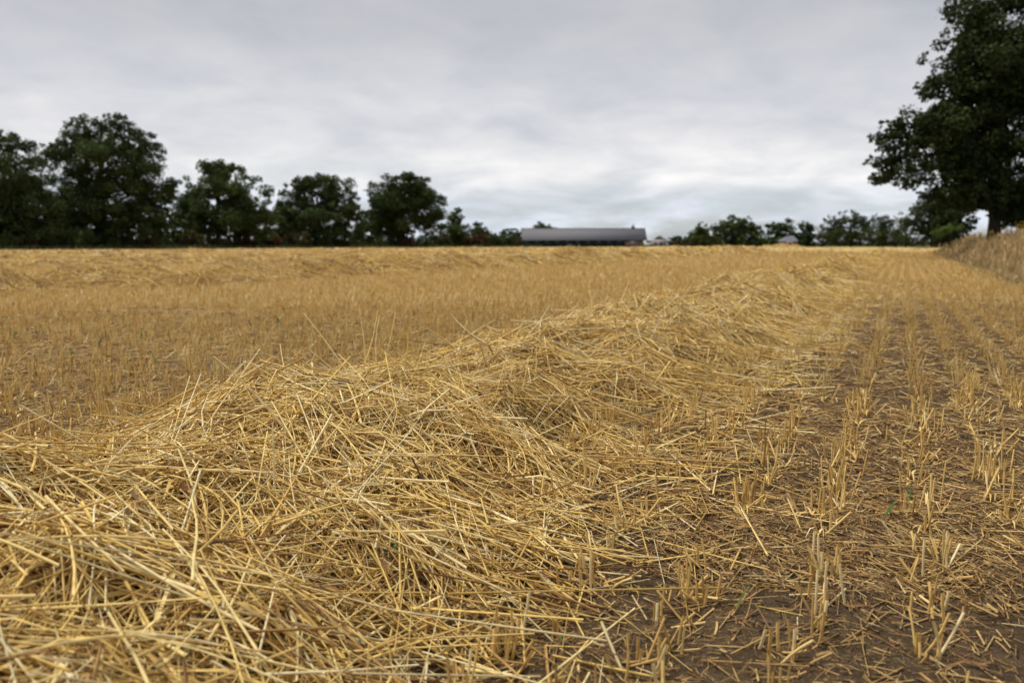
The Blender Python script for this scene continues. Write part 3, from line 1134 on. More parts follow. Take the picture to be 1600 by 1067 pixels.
def seedling(name, X, Y, n, size, label, group, upright=0.6):
    rng = np.random.default_rng(int(abs(X) * 991 + Y * 1733))
    z = float(ground_z(X, Y)) + float(main_height(*to_TL(X, Y)))
    root = empty(name, (X, Y, z))
    tag(root, label, 'weed', group)
    for i in range(n):
        az = 6.28 * i / n + rng.uniform(-0.4, 0.4)
        ln = size * rng.uniform(0.7, 1.2)
        K = 5
        q = np.linspace(0, 1, K)
        up = ln * upright * rng.uniform(0.6, 1.5)
        P = np.stack([np.cos(az) * ln * q * 0.8, np.sin(az) * ln * q * 0.8, up * (1.5 * q - 0.7 * q ** 2)], -1)
        W = size * 0.10 * np.array([0.15, 0.7, 1.0, 0.8, 0.05])
        sd = np.array([-math.sin(az), math.cos(az), 0.0])
        V, F, A = leaf_strip(P, W, sd, rng.uniform(0.3, 0.9))
        link_obj('leaf', mesh_from('leaf', V, F, M_GREEN, A), root)


def on_ground(u, v):
    Y = H_EYE * FPX / (v - 383.5)
    return (u - 800) / FPX * Y, Y


seedling('weed_seedling', *on_ground(880, 1038), 4, 0.02, 'tiny green seedling at the foot of the stubble clump near the bottom edge', 'green seedlings', 0.9)
seedling('weed_seedling', *on_ground(1215, 742), 5, 0.03, 'small green seedling in the stubble beside the toe of the heap', 'green seedlings')
X_, Y_ = TL(1.35, 0.95)
seedling('weed_seedling', X_, Y_, 6, 0.03, 'small dark green weed poking through the straw on the near slope', 'green seedlings')
rngw = np.random.default_rng(9)
for (u, v) in [(290, 512), (165, 520), (148, 525), (110, 545), (60, 500), (14, 520), (258, 500), (392, 498), (540, 470), (430, 492),
               (215, 515), (20, 545), (330, 520), (505, 476), (650, 478), (735, 470), (100, 498), (240, 555), (600, 470), (12, 470)]:
    X_, Y_ = on_ground(u + rngw.uniform(-4, 4), v + 14)
    seedling('green_weed', X_, Y_, int(rngw.integers(3, 6)), rngw.uniform(0.03, 0.06),
             'small green weed growing in the stubble behind the straw heap', 'green weeds in the stubble behind the heap', 1.3)
for (u, v, lab) in [(290, 768, 'curled brown dead leaf lying on the straw near the left'), (961, 770, 'reddish brown dead leaf at the toe of the straw heap')]:
    Y = 1.75 if u < 500 else 2.15
    x, y, z = at(u, v, Y)
    t_, L_ = to_TL(x, y)
    z = float(ground_z(x, y)) + float(main_height(t_, L_)) + 0.018
    q = np.linspace(-1, 1, 6)
    P = np.stack([q * 0.016, np.zeros(6), 0.006 * q ** 2], -1)
    V, F, A = leaf_strip(P, 0.009 * np.array([0.1, 0.75, 1, 0.95, 0.7, 0.1]), np.array([0, 0.9, 0.43]), 0.6)
    o = link_obj('dead_leaf', mesh_from('dead_leaf', V, F, M_DEADLEAF, A), None, (x, y, z))
    o.rotation_euler = (0.2, 0.2, 0.7)
    tag(o, lab, 'dead leaf', 'dead leaves on the straw')

# ------------------------------------------------------------------ verge
def build_verge():
    rng = np.random.default_rng(55)
    parts = []
    for (t0, t1, dens, w) in [(7, 16, 190, 0.008), (16, 30, 100, 0.014), (30, 60, 42, 0.028), (60, 130, 14, 0.06)]:
        n = int((t1 - t0) * 5.2 * dens)
        t = rng.uniform(t0, t1, n)
        e = verge_edge(t)
        d = 5.2 * rng.random(n) ** 1.3 - 0.25 * rng.random(n)
        L = e - d
        X, Y = TL(t, L)
        Z = ground_z(X, Y)
        tall = 0.12 + 1.1 * np.clip(np.maximum(d, 0) / 3.2, 0, 1) ** 0.9
        hh = np.maximum(tall, 0.1) * (0.55 + 0.8 * fbm(t * 0.5, L * 0.9, 3)) * rng.uniform(0.6, 1.15, n)
        K = 3
        q = np.linspace(0, 1, K)
        az = rng.uniform(0, 6.28, n)
        ln = np.abs(rng.normal(0.16, 0.2, n)) * hh
        P = np.stack([X[:, None] + np.cos(az)[:, None] * ln[:, None] * q ** 2, Y[:, None] + np.sin(az)[:, None] * ln[:, None] * q ** 2,
                      Z[:, None] - 0.02 + hh[:, None] * q], -1)
        head = rng.random(n) < 0.5
        prof = np.where(head[:, None], np.array([[0.5, 0.6, 1.2]]), np.array([[1.0, 0.8, 0.1]]))
        Wd = prof * (w * rng.uniform(0.6, 1.2, n) / 2)[:, None]
        sa = rng.uniform(0, 6.28, n)
        sd = np.stack([np.cos(sa), np.sin(sa), np.zeros(n)], -1)
        patch = fbm(t * 0.22 + 9, L * 0.8, 3)
        green = (patch > 0.66) | (rng.random(n) < 0.025)
        tone = np.where(green, rng.uniform(0.86, 1.0, n), np.clip(rng.beta(2, 2, n) * 0.82, 0, 0.8))
        parts.append(ribbons(P, Wd, sd, tone))
    V, F, A = join(parts)
    o = link_obj('tall_grass', mesh_from('tall_grass', V, F, M_VERGE, A))
    tag(o, 'tall dry brown grass on the verge at the right edge of the field', 'tall grass', kind='stuff')


build_verge()


def build_margin():
    rng = np.random.default_rng(56)
    n = 13000
    t = rng.uniform(-25, 210, n)
    L = FIELD_L1 - 0.5 + 3.5 * rng.random(n)
    X, Y = TL(t, L)
    k = (Y > 50) & (X > -0.72 * Y)
    X, Y, t, L = X[k], Y[k], t[k], L[k]
    n = len(X)
    Z = ground_z(X, Y)
    hh = (0.25 + 0.6 * fbm(t * 0.15, L * 0.4, 3)) * rng.uniform(0.5, 1.2, n)
    q = np.linspace(0, 1, 3)
    az = rng.uniform(0, 6.28, n)
    P = np.stack([X[:, None] + np.cos(az)[:, None] * 0.15 * q ** 2, Y[:, None] + np.sin(az)[:, None] * 0.15 * q ** 2, Z[:, None] + hh[:, None] * q], -1)
    Wd = np.array([[1, 0.8, 0.2]]) * 0.05 * np.ones((n, 1))
    sa = rng.uniform(0, 6.28, n)
    V, F, A = ribbons(P, Wd, np.stack([np.cos(sa), np.sin(sa), np.zeros(n)], -1), rng.random(n))
    o = link_obj('margin_grass', mesh_from('margin_grass', V, F, M_MARGIN, A))
    tag(o, 'strip of dull green grass between the field and the left tree line', 'grass', kind='stuff')


build_margin()

# ------------------------------------------------------------------ trees and bushes
_leafmats = {}


def leaf_mat(key):
    if key in _leafmats:
        return _leafmats[key]
    pal = {
        'oak': [(0.0, (0.020, 0.030, 0.010)), (0.6, (0.038, 0.056, 0.018)), (1.0, (0.070, 0.085, 0.030))],
        'dark': [(0.0, (0.028, 0.041, 0.014)), (0.6, (0.054, 0.078, 0.024)), (1.0, (0.095, 0.122, 0.040))],
        'green': [(0.0, (0.036, 0.053, 0.016)), (0.6, (0.068, 0.098, 0.028)), (1.0, (0.12, 0.15, 0.046))],
        'bright': [(0.0, (0.06, 0.09, 0.02)), (0.6, (0.11, 0.16, 0.035)), (1.0, (0.17, 0.22, 0.06))],
        'olive': [(0.0, (0.045, 0.045, 0.018)), (0.6, (0.085, 0.08, 0.03)), (1.0, (0.13, 0.12, 0.05))],
        'rust': [(0.0, (0.05, 0.028, 0.014)), (0.6, (0.115, 0.062, 0.028)), (1.0, (0.17, 0.11, 0.045))],
    }[key]
    _leafmats[key] = tone_mat('leaf_' + key, pal, rough=0.75, spec=0.08, vary=0.25, vscale=0.5, translucent=0.15)
    return _leafmats[key]


def leaf_cloud(lobes, size, cover, rng, clump_k=0.30, hollow=0.25, sprig=0.06):
    """lobes: (x, y, z, rx, ry, rz) in metres. Leaves gathered in clumps spread through the lobes.
    returns geometry and the clump centres"""
    Cs, Rs = [], []
    for (x, y, z, rx, ry, rz) in lobes:
        vol_r = (rx * ry * rz) ** (1 / 3)
        cr = vol_r * clump_k
        n = int(np.clip(5.5 / clump_k ** 2 * 0.42, 10, 70))
        d = rng.normal(0, 1, (n, 3))
        d /= np.linalg.norm(d, axis=1, keepdims=True)
        rad = rng.uniform(0.12, 0.93, n) ** 0.6
        c = d * rad[:, None] * np.array([rx, ry, rz]) + np.array([x, y, z])
        Cs.append(c)
        Rs.append(cr * rng.uniform(0.55, 1.25, n))
        m = int(n * 0.5)                                  # small outlying sprays make the outline uneven
        d = rng.normal(0, 1, (m, 3))
        d[:, 2] = np.abs(d[:, 2]) * 0.9 + d[:, 2] * 0.35
        d /= np.linalg.norm(d, axis=1, keepdims=True)
        Cs.append(d * rng.uniform(0.88, 1.05, m)[:, None] * np.array([rx, ry, rz]) + np.array([x, y, z]))
        Rs.append(cr * rng.uniform(0.3, 0.6, m))
    C = np.concatenate(Cs)
    R = np.concatenate(Rs)
    per = np.maximum((cover * 4 * math.pi * R ** 2 / (size ** 2 * 0.55) * 0.5).astype(int), 6)
    ci = np.repeat(np.arange(len(C)), per)
    n = len(ci)
    d = rng.normal(0, 1, (n, 3))
    d /= np.linalg.norm(d, axis=1, keepdims=True)
    rr = (hollow + (1 - hollow) * rng.random(n) ** 0.55) * np.exp(rng.normal(0, 0.10, n))
    p = C[ci] + d * (rr * R[ci])[:, None] * np.array([1.1, 1.1, 0.8])
    nrm = d * 0.7 + rng.normal(0, 0.6, (n, 3)) + np.array([0, 0, 0.55])
    nrm /= np.linalg.norm(nrm, axis=1, keepdims=True)
    a = np.cross(nrm, rng.normal(0, 1, (n, 3)))
    a /= np.linalg.norm(a, axis=1, keepdims=True) + 1e-9
    b = np.cross(nrm, a)
    s = size * rng.uniform(0.6, 1.3, n)
    V = np.stack([p - a * (s * 0.5)[:, None], p - b * (s * 0.32)[:, None] + nrm * (s * 0.12)[:, None],
                  p + a * (s * 0.5)[:, None], p + b * (s * 0.32)[:, None] + nrm * (s * 0.12)[:, None]], 1).reshape(-1, 3)
    F = np.arange(n * 4).reshape(n, 4)
    ct = rng.random(len(C))
    tone = np.clip(0.55 * ct[ci] + 0.45 * rng.random(n), 0, 1)
    A = np.repeat(tone, 4)
    return V, F, np.stack([A, np.zeros_like(A), np.zeros_like(A)], -1), C, R


def px_lobe(u, v, ru, rv, Y, ox, oz, rng, depth=1.0):
    x, y, z = at(u, v, Y)
    k = Y / FPX
    return (x - ox, rng.uniform(-0.15, 0.15) * ru * k, z - oz, ru * k * 1.08, ru * k * depth, rv * k * 1.04)


def tree(name, label, cat, lobes_px, Y, pal, trunk_u, trunk_w, seed, leaf_px=3.9, cover=2.1, clump_k=0.33, group=None, limbs=26, crown_mat=None, trunk=True, min_leaf=0.10, zbase=None):
    rng = np.random.default_rng(seed)
    X0 = (trunk_u - 800.0) / FPX * Y
    z0 = float(ground_z(X0, Y)) if zbase is None else zbase
    root = empty(name, (X0, Y, z0))
    tag(root, label, cat, group)
    lobes = [px_lobe(u, v, a, b, Y, X0, z0, rng) for (u, v, a, b) in lobes_px]
    # nothing of the crown below the soil
    size = max(leaf_px * Y / FPX, min_leaf)
    V, F, A, C, R = leaf_cloud(lobes, size, cover, rng, clump_k)
    lowz = V[:, 2].reshape(-1, 4).min(1)
    ok = lowz > 0.05
    F = F[ok]
    used = np.unique(F)
    remap = np.zeros(len(V), int)
    remap[used] = np.arange(len(used))
    link_obj('crown', mesh_from('crown', V[used], remap[F], leaf_mat(pal), A[used], smooth=False), root)
    if not trunk:
        return root
    top = max(l[2] + l[5] * 0.3 for l in lobes)
    K = 7
    q = np.linspace(0, 1, K)
    xm = float(np.mean([l[0] for l in lobes]))
    P = np.zeros((1, K, 3))
    P[0, :, 0] = xm * 0.5 * q ** 1.5 + rng.normal(0, 0.05, K) * q
    P[0, :, 1] = rng.normal(0, 0.08, K) * q
    P[0, :, 2] = q * top - 0.15
    Rr = np.array([1.45, 1.0, 0.9, 0.75, 0.55, 0.35, 0.15])[None] * trunk_w / 2
    V, F, A = tubes(P, Rr, 9, np.array([0.5]))
    tr = link_obj('trunk', mesh_from('trunk', V, F, M_BARK, A), root)
    pick = rng.choice(len(C), min(limbs, len(C)), replace=False)
    m = len(pick)
    f0 = rng.uniform(0.28, 0.75, m)
    base = np.stack([np.interp(f0, q, P[0, :, i]) for i in range(3)], -1)
    base[:, 2] = np.minimum(base[:, 2], C[pick][:, 2] * 0.9)
    base[:, 2] = np.maximum(base[:, 2], top * 0.12)
    K2 = 5
    q2 = np.linspace(0, 1, K2)[None, :, None]
    PL = base[:, None] * (1 - q2) + C[pick][:, None] * q2
    PL[:, :, 2] += (np.sin(np.linspace(0, math.pi, K2)) * 0.12)[None] * np.linalg.norm(C[pick] - base, axis=1)[:, None] * rng.uniform(-0.2, 1, m)[:, None]
    RL = np.linspace(1, 0.18, K2)[None] * (trunk_w * rng.uniform(0.13, 0.26, m))[:, None]
    V, F, A = tubes(PL, RL, 5, np.full(m, 0.5))
    link_obj('branchwork', mesh_from('branchwork', V, F, M_BARK, A), root)
    return root


G_L = 'trees along the left field edge'
tree('broadleaf_tree', 'dark broadleaf tree cut off by the left edge of the photo', 'tree',
     [(15, 268, 48, 52), (-45, 290, 65, 80), (40, 325, 42, 50), (-10, 345, 60, 35), (10, 225, 22, 18), (50, 352, 34, 30), (20, 300, 40, 40)], 97, 'dark', 0, 0.8, 101, group=G_L)
tree('broadleaf_tree', 'tallest broadleaf tree of the left tree line, with sky showing through its crown', 'tree',
     [(170, 245, 66, 52), (105, 262, 40, 42), (95, 232, 26, 22), (222, 270, 44, 48), (160, 310, 75, 40), (235, 318, 34, 40), (178, 200, 28, 20), (130, 205, 24, 22), (218, 228, 26, 26), (110, 320, 40, 40), (230, 350, 38, 30), (170, 352, 50, 30), (110, 352, 40, 28), (258, 300, 18, 24)],
     108, 'dark', 165, 0.9, 102, group=G_L, cover=1.7, clump_k=0.29, leaf_px=3.9)
tree('broadleaf_tree', 'round topped tree standing right of the tallest tree in the left line', 'tree',
     [(342, 296, 48, 40), (388, 322, 34, 42), (298, 318, 28, 42), (345, 342, 62, 32), (345, 268, 26, 16), (400, 350, 26, 30), (290, 350, 30, 30)], 127, 'green', 345, 0.75, 103, group=G_L, cover=2.1)
tree('broadleaf_tree', 'broad tree with a double top in the middle of the left line', 'tree',
     [(492, 305, 36, 30), (460, 325, 30, 36), (538, 310, 28, 32), (500, 345, 60, 30), (478, 292, 18, 16), (510, 290, 20, 16), (450, 352, 28, 26), (550, 350, 24, 28)], 148, 'dark', 500, 0.7, 104, group=G_L, cover=2.1)
tree('broadleaf_tree', 'broad rounded tree, last tall one at the right end of the left line', 'tree',
     [(628, 306, 46, 34), (596, 325, 32, 38), (664, 325, 30, 38), (610, 350, 34, 26), (676, 352, 16, 24), (640, 288, 30, 16), (578, 345, 22, 28), (630, 335, 40, 24)], 170, 'dark', 625, 0.75, 105, group=G_L, cover=2.1)
tree('slim_tree', 'small pointed tree just right of the last tall tree in the left line', 'tree',
     [(713, 340, 11, 15), (712, 358, 19, 20), (722, 368, 14, 14), (704, 368, 12, 14)], 192, 'green', 713, 0.35, 106, group=G_L)
tree('small_tree', 'small rounded tree rising behind the bushes left of the barn', 'tree',
     [(748, 360, 13, 12), (756, 368, 12, 12), (741, 368, 10, 12)], 225, 'green', 748, 0.35, 107, group=G_L)
tree('small_tree', 'small domed dark tree touching the left end of the barn', 'tree',
     [(805, 368, 8.5, 10), (806, 376, 9, 8)], 262, 'dark', 806, 0.3, 108)
tree('broadleaf_tree', 'tree crown showing above the ridge near the left end of the barn', 'tree',
     [(848, 358, 14, 11), (842, 366, 16, 10), (856, 366, 16, 10), (872, 362, 5, 5)], 370, 'dark', 848, 0.5, 109, leaf_px=2.2)
tree('conifer_tree', 'tip of a slim dark tree showing above the barn ridge near its right end', 'tree',
     [(989.5, 356, 2.4, 6), (989.5, 365, 4, 8)], 365, 'dark', 989.5, 0.3, 110, leaf_px=1.6)

# thicket and bushes under the left trees
def thicket():
    rng = np.random.default_rng(200)
    lobes = []
    for u in np.arange(-70, 800, 24):
        r = (u - 800) / FPX
        Y = 99.0 / (-r * CA + SA)
        hpx = (62 if u < 430 else 46 if u < 650 else 20 if u < 690 else 14) * rng.uniform(0.75, 1.2)
        x, y, z = at(u, 388 - hpx * 0.5, Y)
        k = Y / FPX
        lobes.append((x, Y, z, 22 * k, 9 * k, hpx * 0.58 * k))
    for u in np.arange(-70, 815, 15):                      # low skirt down to the soil
        r = (u - 800) / FPX
        Y = 97.0 / (-r * CA + SA)
        hpx = rng.uniform(12, 20) if not 640 < u < 672 else 9
        x, y, z = at(u, 389 - hpx * 0.5, Y)
        k = Y / FPX
        lobes.append((x, Y, z, 13 * k, 7 * k, hpx * 0.55 * k))
    V, F, A, C, R = leaf_cloud(lobes, 0.6, 2.4, rng, 0.45)
    o = link_obj('hedge', mesh_from('hedge', V, F, leaf_mat('dark'), A, smooth=False))
    tag(o, 'dark hedge thicket filling the gaps under the tall trees on the left', 'hedge')


thicket()
BUSHES = [  # u, v_top, half width, palette, label
    (8, 362, 22, 'green', 'green bush at the left edge of the photo below the tree line'),
    (44, 364, 17, 'rust', 'dark reddish brown bush near the left edge, below the tree line'),
    (88, 352, 26, 'dark', 'dark bush below the left flank of the tallest tree'),
    (128, 356, 24, 'green', 'low green bush below the tallest tree'),
    (178, 372, 10, 'bright', 'small pale green bush at the field edge below the tallest tree'),
    (232, 366, 17, 'rust', 'brown bush below the right flank of the tallest tree'),
    (300, 360, 20, 'olive', 'olive bush below the round topped tree, left of its trunk'),
    (345, 370, 14, 'olive', 'low olive bush below the middle of the round topped tree'),
    (382, 366, 14, 'rust', 'reddish bush below the right side of the round topped tree'),
    (428, 365, 14, 'rust', 'rust brown bush in the gap left of the double topped tree'),
    (466, 361, 19, 'olive', 'yellowish bush in front of the double topped tree, brightest of the bushes'),
    (535, 368, 13, 'olive', 'brownish bush below the right side of the double topped tree'),
    (593, 376, 8, 'green', 'low green bush at the field edge below the broad rounded tree'),
    (632, 370, 13, 'rust', 'brown bush below the trunk of the broad rounded tree'),
    (692, 362, 12, 'olive', 'olive bush at the foot of the small pointed tree, on its left'),
    (728, 366, 9, 'rust', 'dark red bush at the foot of the small pointed tree, on its right'),
    (750, 362, 15, 'rust', 'orange brown bush in front of the small rounded tree'),
    (772, 363, 14, 'green', 'green bush in the middle of the row left of the barn'),
    (790, 357, 14, 'green', 'tallest green bush of the row left of the barn'),
    (803, 368, 9, 'olive', 'olive bush beside the left end of the barn'),
]
for i, (u, vt, hw, pal, lab) in enumerate(BUSHES):
    r = (u - 800) / FPX
    Y = 95.5 / (-r * CA + SA)
    vm = (vt + 387) / 2
    tree('bush', lab, 'bush', [(u, vm, hw, (387 - vt) / 2), (u - hw * 0.5, vm + 4, hw * 0.6, (387 - vt) * 0.4), (u + hw * 0.5, vm + 3, hw * 0.6, (387 - vt) * 0.42)],
         Y, pal, u, 0.12, 400 + i, leaf_px=3.0, cover=1.3, clump_k=0.34, group='bushes along the left field edge', limbs=8)

# right background
G_R = 'trees at the far end of the field'
tree('pale_tree', 'lighter green pointed tree at the left end of the far right tree group', 'tree',
     [(1096, 360, 10, 12), (1098, 372, 20, 13), (1088, 374, 12, 10), (1110, 374, 12, 10)], 232, 'green', 1098, 0.4, 121, group=G_R)
tree('broadleaf_tree', 'dense domed dark tree beside the lighter pointed tree', 'tree',
     [(1155, 350, 20, 15), (1135, 362, 24, 18), (1168, 364, 20, 18), (1150, 374, 36, 12)], 240, 'dark', 1152, 0.5, 122, group=G_R)
tree('pale_tree', 'thin pale green tree in the gap right of the domed tree', 'tree',
     [(1187, 368, 7, 11), (1193, 377, 10, 7)], 262, 'bright', 1188, 0.2, 123, group=G_R, cover=0.5)
tree('broadleaf_tree', 'dark flat topped tree behind the small house', 'tree',
     [(1210, 358, 12, 12), (1232, 357, 12, 13), (1220, 368, 24, 14), (1215, 377, 22, 8)], 250, 'dark', 1221, 0.4, 124, group=G_R)
tree('broadleaf_tree', 'small dark tree right of the small house', 'tree',
     [(1258, 356, 12, 10), (1261, 366, 12, 14), (1255, 376, 16, 9)], 250, 'dark', 1259, 0.35, 125, group=G_R)
tree('broadleaf_tree', 'wide open tree with loose branches right of the small house', 'tree',
     [(1326, 344, 18, 15), (1300, 352, 18, 14), (1345, 358, 20, 20), (1315, 368, 32, 14)], 225, 'dark', 1325, 0.45, 126, group=G_R, cover=1.3, leaf_px=3.2)
tree('broadleaf_tree', 'loose airy tree between the wide tree and the big oak', 'tree',
     [(1375, 348, 15, 13), (1390, 352, 12, 14), (1375, 366, 24, 15)], 215, 'dark', 1376, 0.4, 127, group=G_R, cover=1.1, leaf_px=3.2)
tree('broadleaf_tree', 'thin airy tree just left of the dark hedge tree', 'tree',
     [(1412, 346, 11, 14), (1410, 364, 18, 16)], 200, 'dark', 1411, 0.35, 128, group=G_R, cover=1.0, leaf_px=3.2)


def far_hedge():
    rng = np.random.default_rng(210)
    lobes = []
    for u in np.arange(1022, 1445, 13):
        Y = 300 if u < 1090 else 265
        hpx = rng.uniform(7, 13) + (3 if 1180 < u <= 1270 else 12 if u > 1270 else 0)
        x, y, z = at(u, 387.5 - hpx * 0.55, Y)
        k = Y / FPX
        lobes.append((x, Y, z, 10 * k, 6 * k, hpx * 0.6 * k))
    V, F, A, C, R = leaf_cloud(lobes, 0.6, 2.0, rng, 0.45)
    o = link_obj('hedge', mesh_from('hedge', V, F, leaf_mat('olive'), A, smooth=False))
    tag(o, 'low olive hedge along the far end of the field behind the small house', 'hedge')


far_hedge()


def distant_wood():
    rng = np.random.default_rng(211)
    lobes = []
    for u in np.arange(-120, 1720, 9):
        Y = 560 + rng.uniform(-40, 40)
        hpx = rng.uniform(6, 10)
        x, y, z = at(u, 386.5 - hpx * 0.5, Y)
        k = Y / FPX
        lobes.append((x, Y, z, 8 * k, 6 * k, hpx * 0.55 * k))
    V, F, A, C, R = leaf_cloud(lobes, 2.0, 1.4, rng, 0.5)
    o = link_obj('distant_wood', mesh_from('distant_wood', V, F, leaf_mat('green'), A, smooth=False))
    tag(o, 'low far off wood along the horizon behind barn and trees', 'wood', kind='stuff')


distant_wood()
for i, (u, vt, hw, lab) in enumerate([(1032, 371, 9, 'small dark round bush behind the pale shed beside the barn'),
                                      (1054, 368, 10, 'dark bush between the pale shed and the lighter pointed tree'),
                                      (1070, 371, 8, 'low dark bush touching the lighter pointed tree')]):
    tree('bush', lab, 'bush', [(u, (vt + 384) / 2, hw, (384 - vt) / 2), (u + 3, (vt + 386) / 2, hw * .8, (384 - vt) / 2.2)], 315, 'dark', u, 0.15, 450 + i, leaf_px=2.0, limbs=6)

# verge trees
tree('hedge_tree', 'dark low crowned tree under the left side of the big oak', 'tree',
     [(1462, 333, 34, 28), (1490, 318, 34, 26), (1445, 348, 24, 22), (1478, 352, 36, 22), (1465, 366, 34, 16), (1495, 362, 24, 14), (1512, 350, 16, 12)], 72, 'oak', 1478, 0.5, 131, leaf_px=4.2, cover=1.7)
tree('oak_tree', 'huge dark oak tree cut off by the right edge of the photo', 'tree',
     [(1575, 95, 88, 78), (1530, 50, 46, 44), (1500, 105, 50, 44), (1620, 20, 110, 90), (1510, 190, 84, 62), (1448, 205, 46, 40), (1432, 252, 52, 38),
      (1392, 262, 34, 30), (1385, 215, 22, 26), (1590, 210, 110, 85), (1500, 270, 66, 40), (1560, 290, 60, 34), (1680, 150, 110, 120), (1690, 270, 90, 60), (1465, 140, 30, 30), (1530, 312, 46, 26), (1605, 300, 50, 40), (1480, 300, 40, 24), (1572, 325, 38, 22), (1632, 328, 46, 24), (1600, 338, 34, 16), (1552, 318, 56, 20), (1545, 130, 70, 70), (1540, 235, 70, 50), (1600, 130, 70, 70)],
     42, 'oak', 1546, 0.55, 132, leaf_px=6.0, cover=1.5, clump_k=0.26, limbs=50)
tree('dark_shrub', 'dark shrub standing behind the verge grass right of the oak trunk', 'bush',
     [(1590, 336, 30, 22), (1622, 334, 32, 26), (1572, 346, 18, 14)], 47, 'oak', 1595, 0.12, 134, leaf_px=5.0, limbs=10, cover=1.5)
tree('green_bush', 'bright green bush rising from the verge grass below the dark hedge tree', 'bush',
     [(1478, 360, 16, 8), (1493, 356, 12, 8), (1465, 366, 10, 7)], 55, 'bright', 1480, 0.08, 133, leaf_px=3.0, limbs=8, cover=0.8)


def ragwort(u, v, Y, label):
    rng = np.random.default_rng(int(u + v * 3))
    x, y, z = at(u, v, Y)
    z0 = float(ground_z(x, y))
    root = empty('flowering_weed', (x, y, z0))
    tag(root, label, 'flower', 'yellow flowering weeds on the verge')
    hh = z - z0
    n = 5
    P = np.zeros((n, 4, 3))
    q = np.linspace(0, 1, 4)
    dx, dy = rng.normal(0, 0.07, n), rng.normal(0, 0.07, n)
    P[:, :, 0] = dx[:, None] * q ** 2
    P[:, :, 1] = dy[:, None] * q ** 2
    P[:, :, 2] = q * hh * rng.uniform(0.85, 1.05, n)[:, None]
    V, F, A = tubes(P, np.full((n, 4), 0.0028), 4, rng.random(n))
    link_obj('stem', mesh_from('stem', V, F, M_VERGE, A * 0.5), root)
    for i in range(n):
        c = P[i, -1]
        m = 26
        pp = c + rng.normal(0, 1, (m, 3)) * np.array([0.06, 0.06, 0.025])
        a = rng.normal(0, 1, (m, 3))
        a[:, 2] *= 0.3
        a /= np.linalg.norm(a, axis=1, keepdims=True)
        b = np.cross(a, np.array([0, 0, 1.0]))
        b /= np.linalg.norm(b, axis=1, keepdims=True) + 1e-9
        s = 0.014
        V = np.stack([pp - a * s, pp - b * s, pp + a * s, pp + b * s], 1).reshape(-1, 3)
        link_obj('flower_head', mesh_from('flower_head', V, np.arange(m * 4).reshape(m, 4), M_YELLOW, np.full(m * 4, 0.5)), root)


M_YELLOW = plain_mat('yellow_petals', (0.55, 0.36, 0.02), rough=0.6, vary=0.2, vscale=40)
ragwort(1592, 350, 20, 'yellow flowering weed at the right edge, tall one in the verge grass')
ragwort(1596, 372, 18.5, 'yellow flowering weed at the right edge, lower in the verge grass')
ragwort(1543, 362, 28, 'yellowish flowering weed in the verge grass below the oak trunk')

# ------------------------------------------------------------------ barn, shed, house
def box_mesh(name, x0, x1, y0, y1, z0, z1, mat):
    V = [(x0, y0, z0), (x1, y0, z0), (x1, y1, z0), (x0, y1, z0), (x0, y0, z1), (x1, y0, z1), (x1, y1, z1), (x0, y1, z1)]
    F = [(0, 3, 2, 1), (4, 5, 6, 7), (0, 1, 5, 4), (1, 2, 6, 5), (2, 3, 7, 6), (3, 0, 4, 7)]
    return mesh_from(name, np.array(V, float), np.array(F), mat, smooth=False)


def part_box(name, root, x0, x1, y0, y1, z0, z1, mat):
    return link_obj(name, box_mesh(name, x0, x1, y0, y1, z0, z1, mat), root)


M_ROOF = plain_mat('roof_sheet', (0.165, 0.163, 0.178), rough=0.8, spec=0.1, vary=0.03, vscale=0.6, stretch=(1, 1, 0.2))
M_GREENWALL = plain_mat('green_cladding', (0.014, 0.028, 0.024), rough=0.6, vary=0.15, vscale=1.2, stretch=(3, 1, 0.2))
M_BRICK = plain_mat('pale_brick', (0.40, 0.30, 0.27), rough=0.9, vary=0.2, vscale=2.5)
M_TIMBER = plain_mat('pale_timber', (0.38, 0.27, 0.12), rough=0.8, vary=0.2, vscale=2)
M_DARK = plain_mat('dark_opening', (0.02, 0.018, 0.016), rough=0.9)
M_WHITE = plain_mat('white_paint', (0.72, 0.72, 0.73), rough=0.5, vary=0.05)
M_PALE = plain_mat('pale_render', (0.42, 0.37, 0.36), rough=0.9, vary=0.15, vscale=0.8)
M_TYRE = plain_mat('tyre_rubber', (0.03, 0.03, 0.03), rough=0.8)


def slab(name, root, quad, thick, mat):
    """thick sheet from four corner points"""
    q = np.array(quad, float)
    n = np.cross(q[1] - q[0], q[3] - q[0])
    n /= np.linalg.norm(n)
    if n[2] < 0:
        n = -n
    V = np.concatenate([q, q - n * thick])
    F = np.array([(0, 1, 2, 3), (7, 6, 5, 4), (0, 4, 5, 1), (1, 5, 6, 2), (2, 6, 7, 3), (3, 7, 4, 0)])
    return link_obj(name, mesh_from(name, V, F, mat, smooth=False), root)


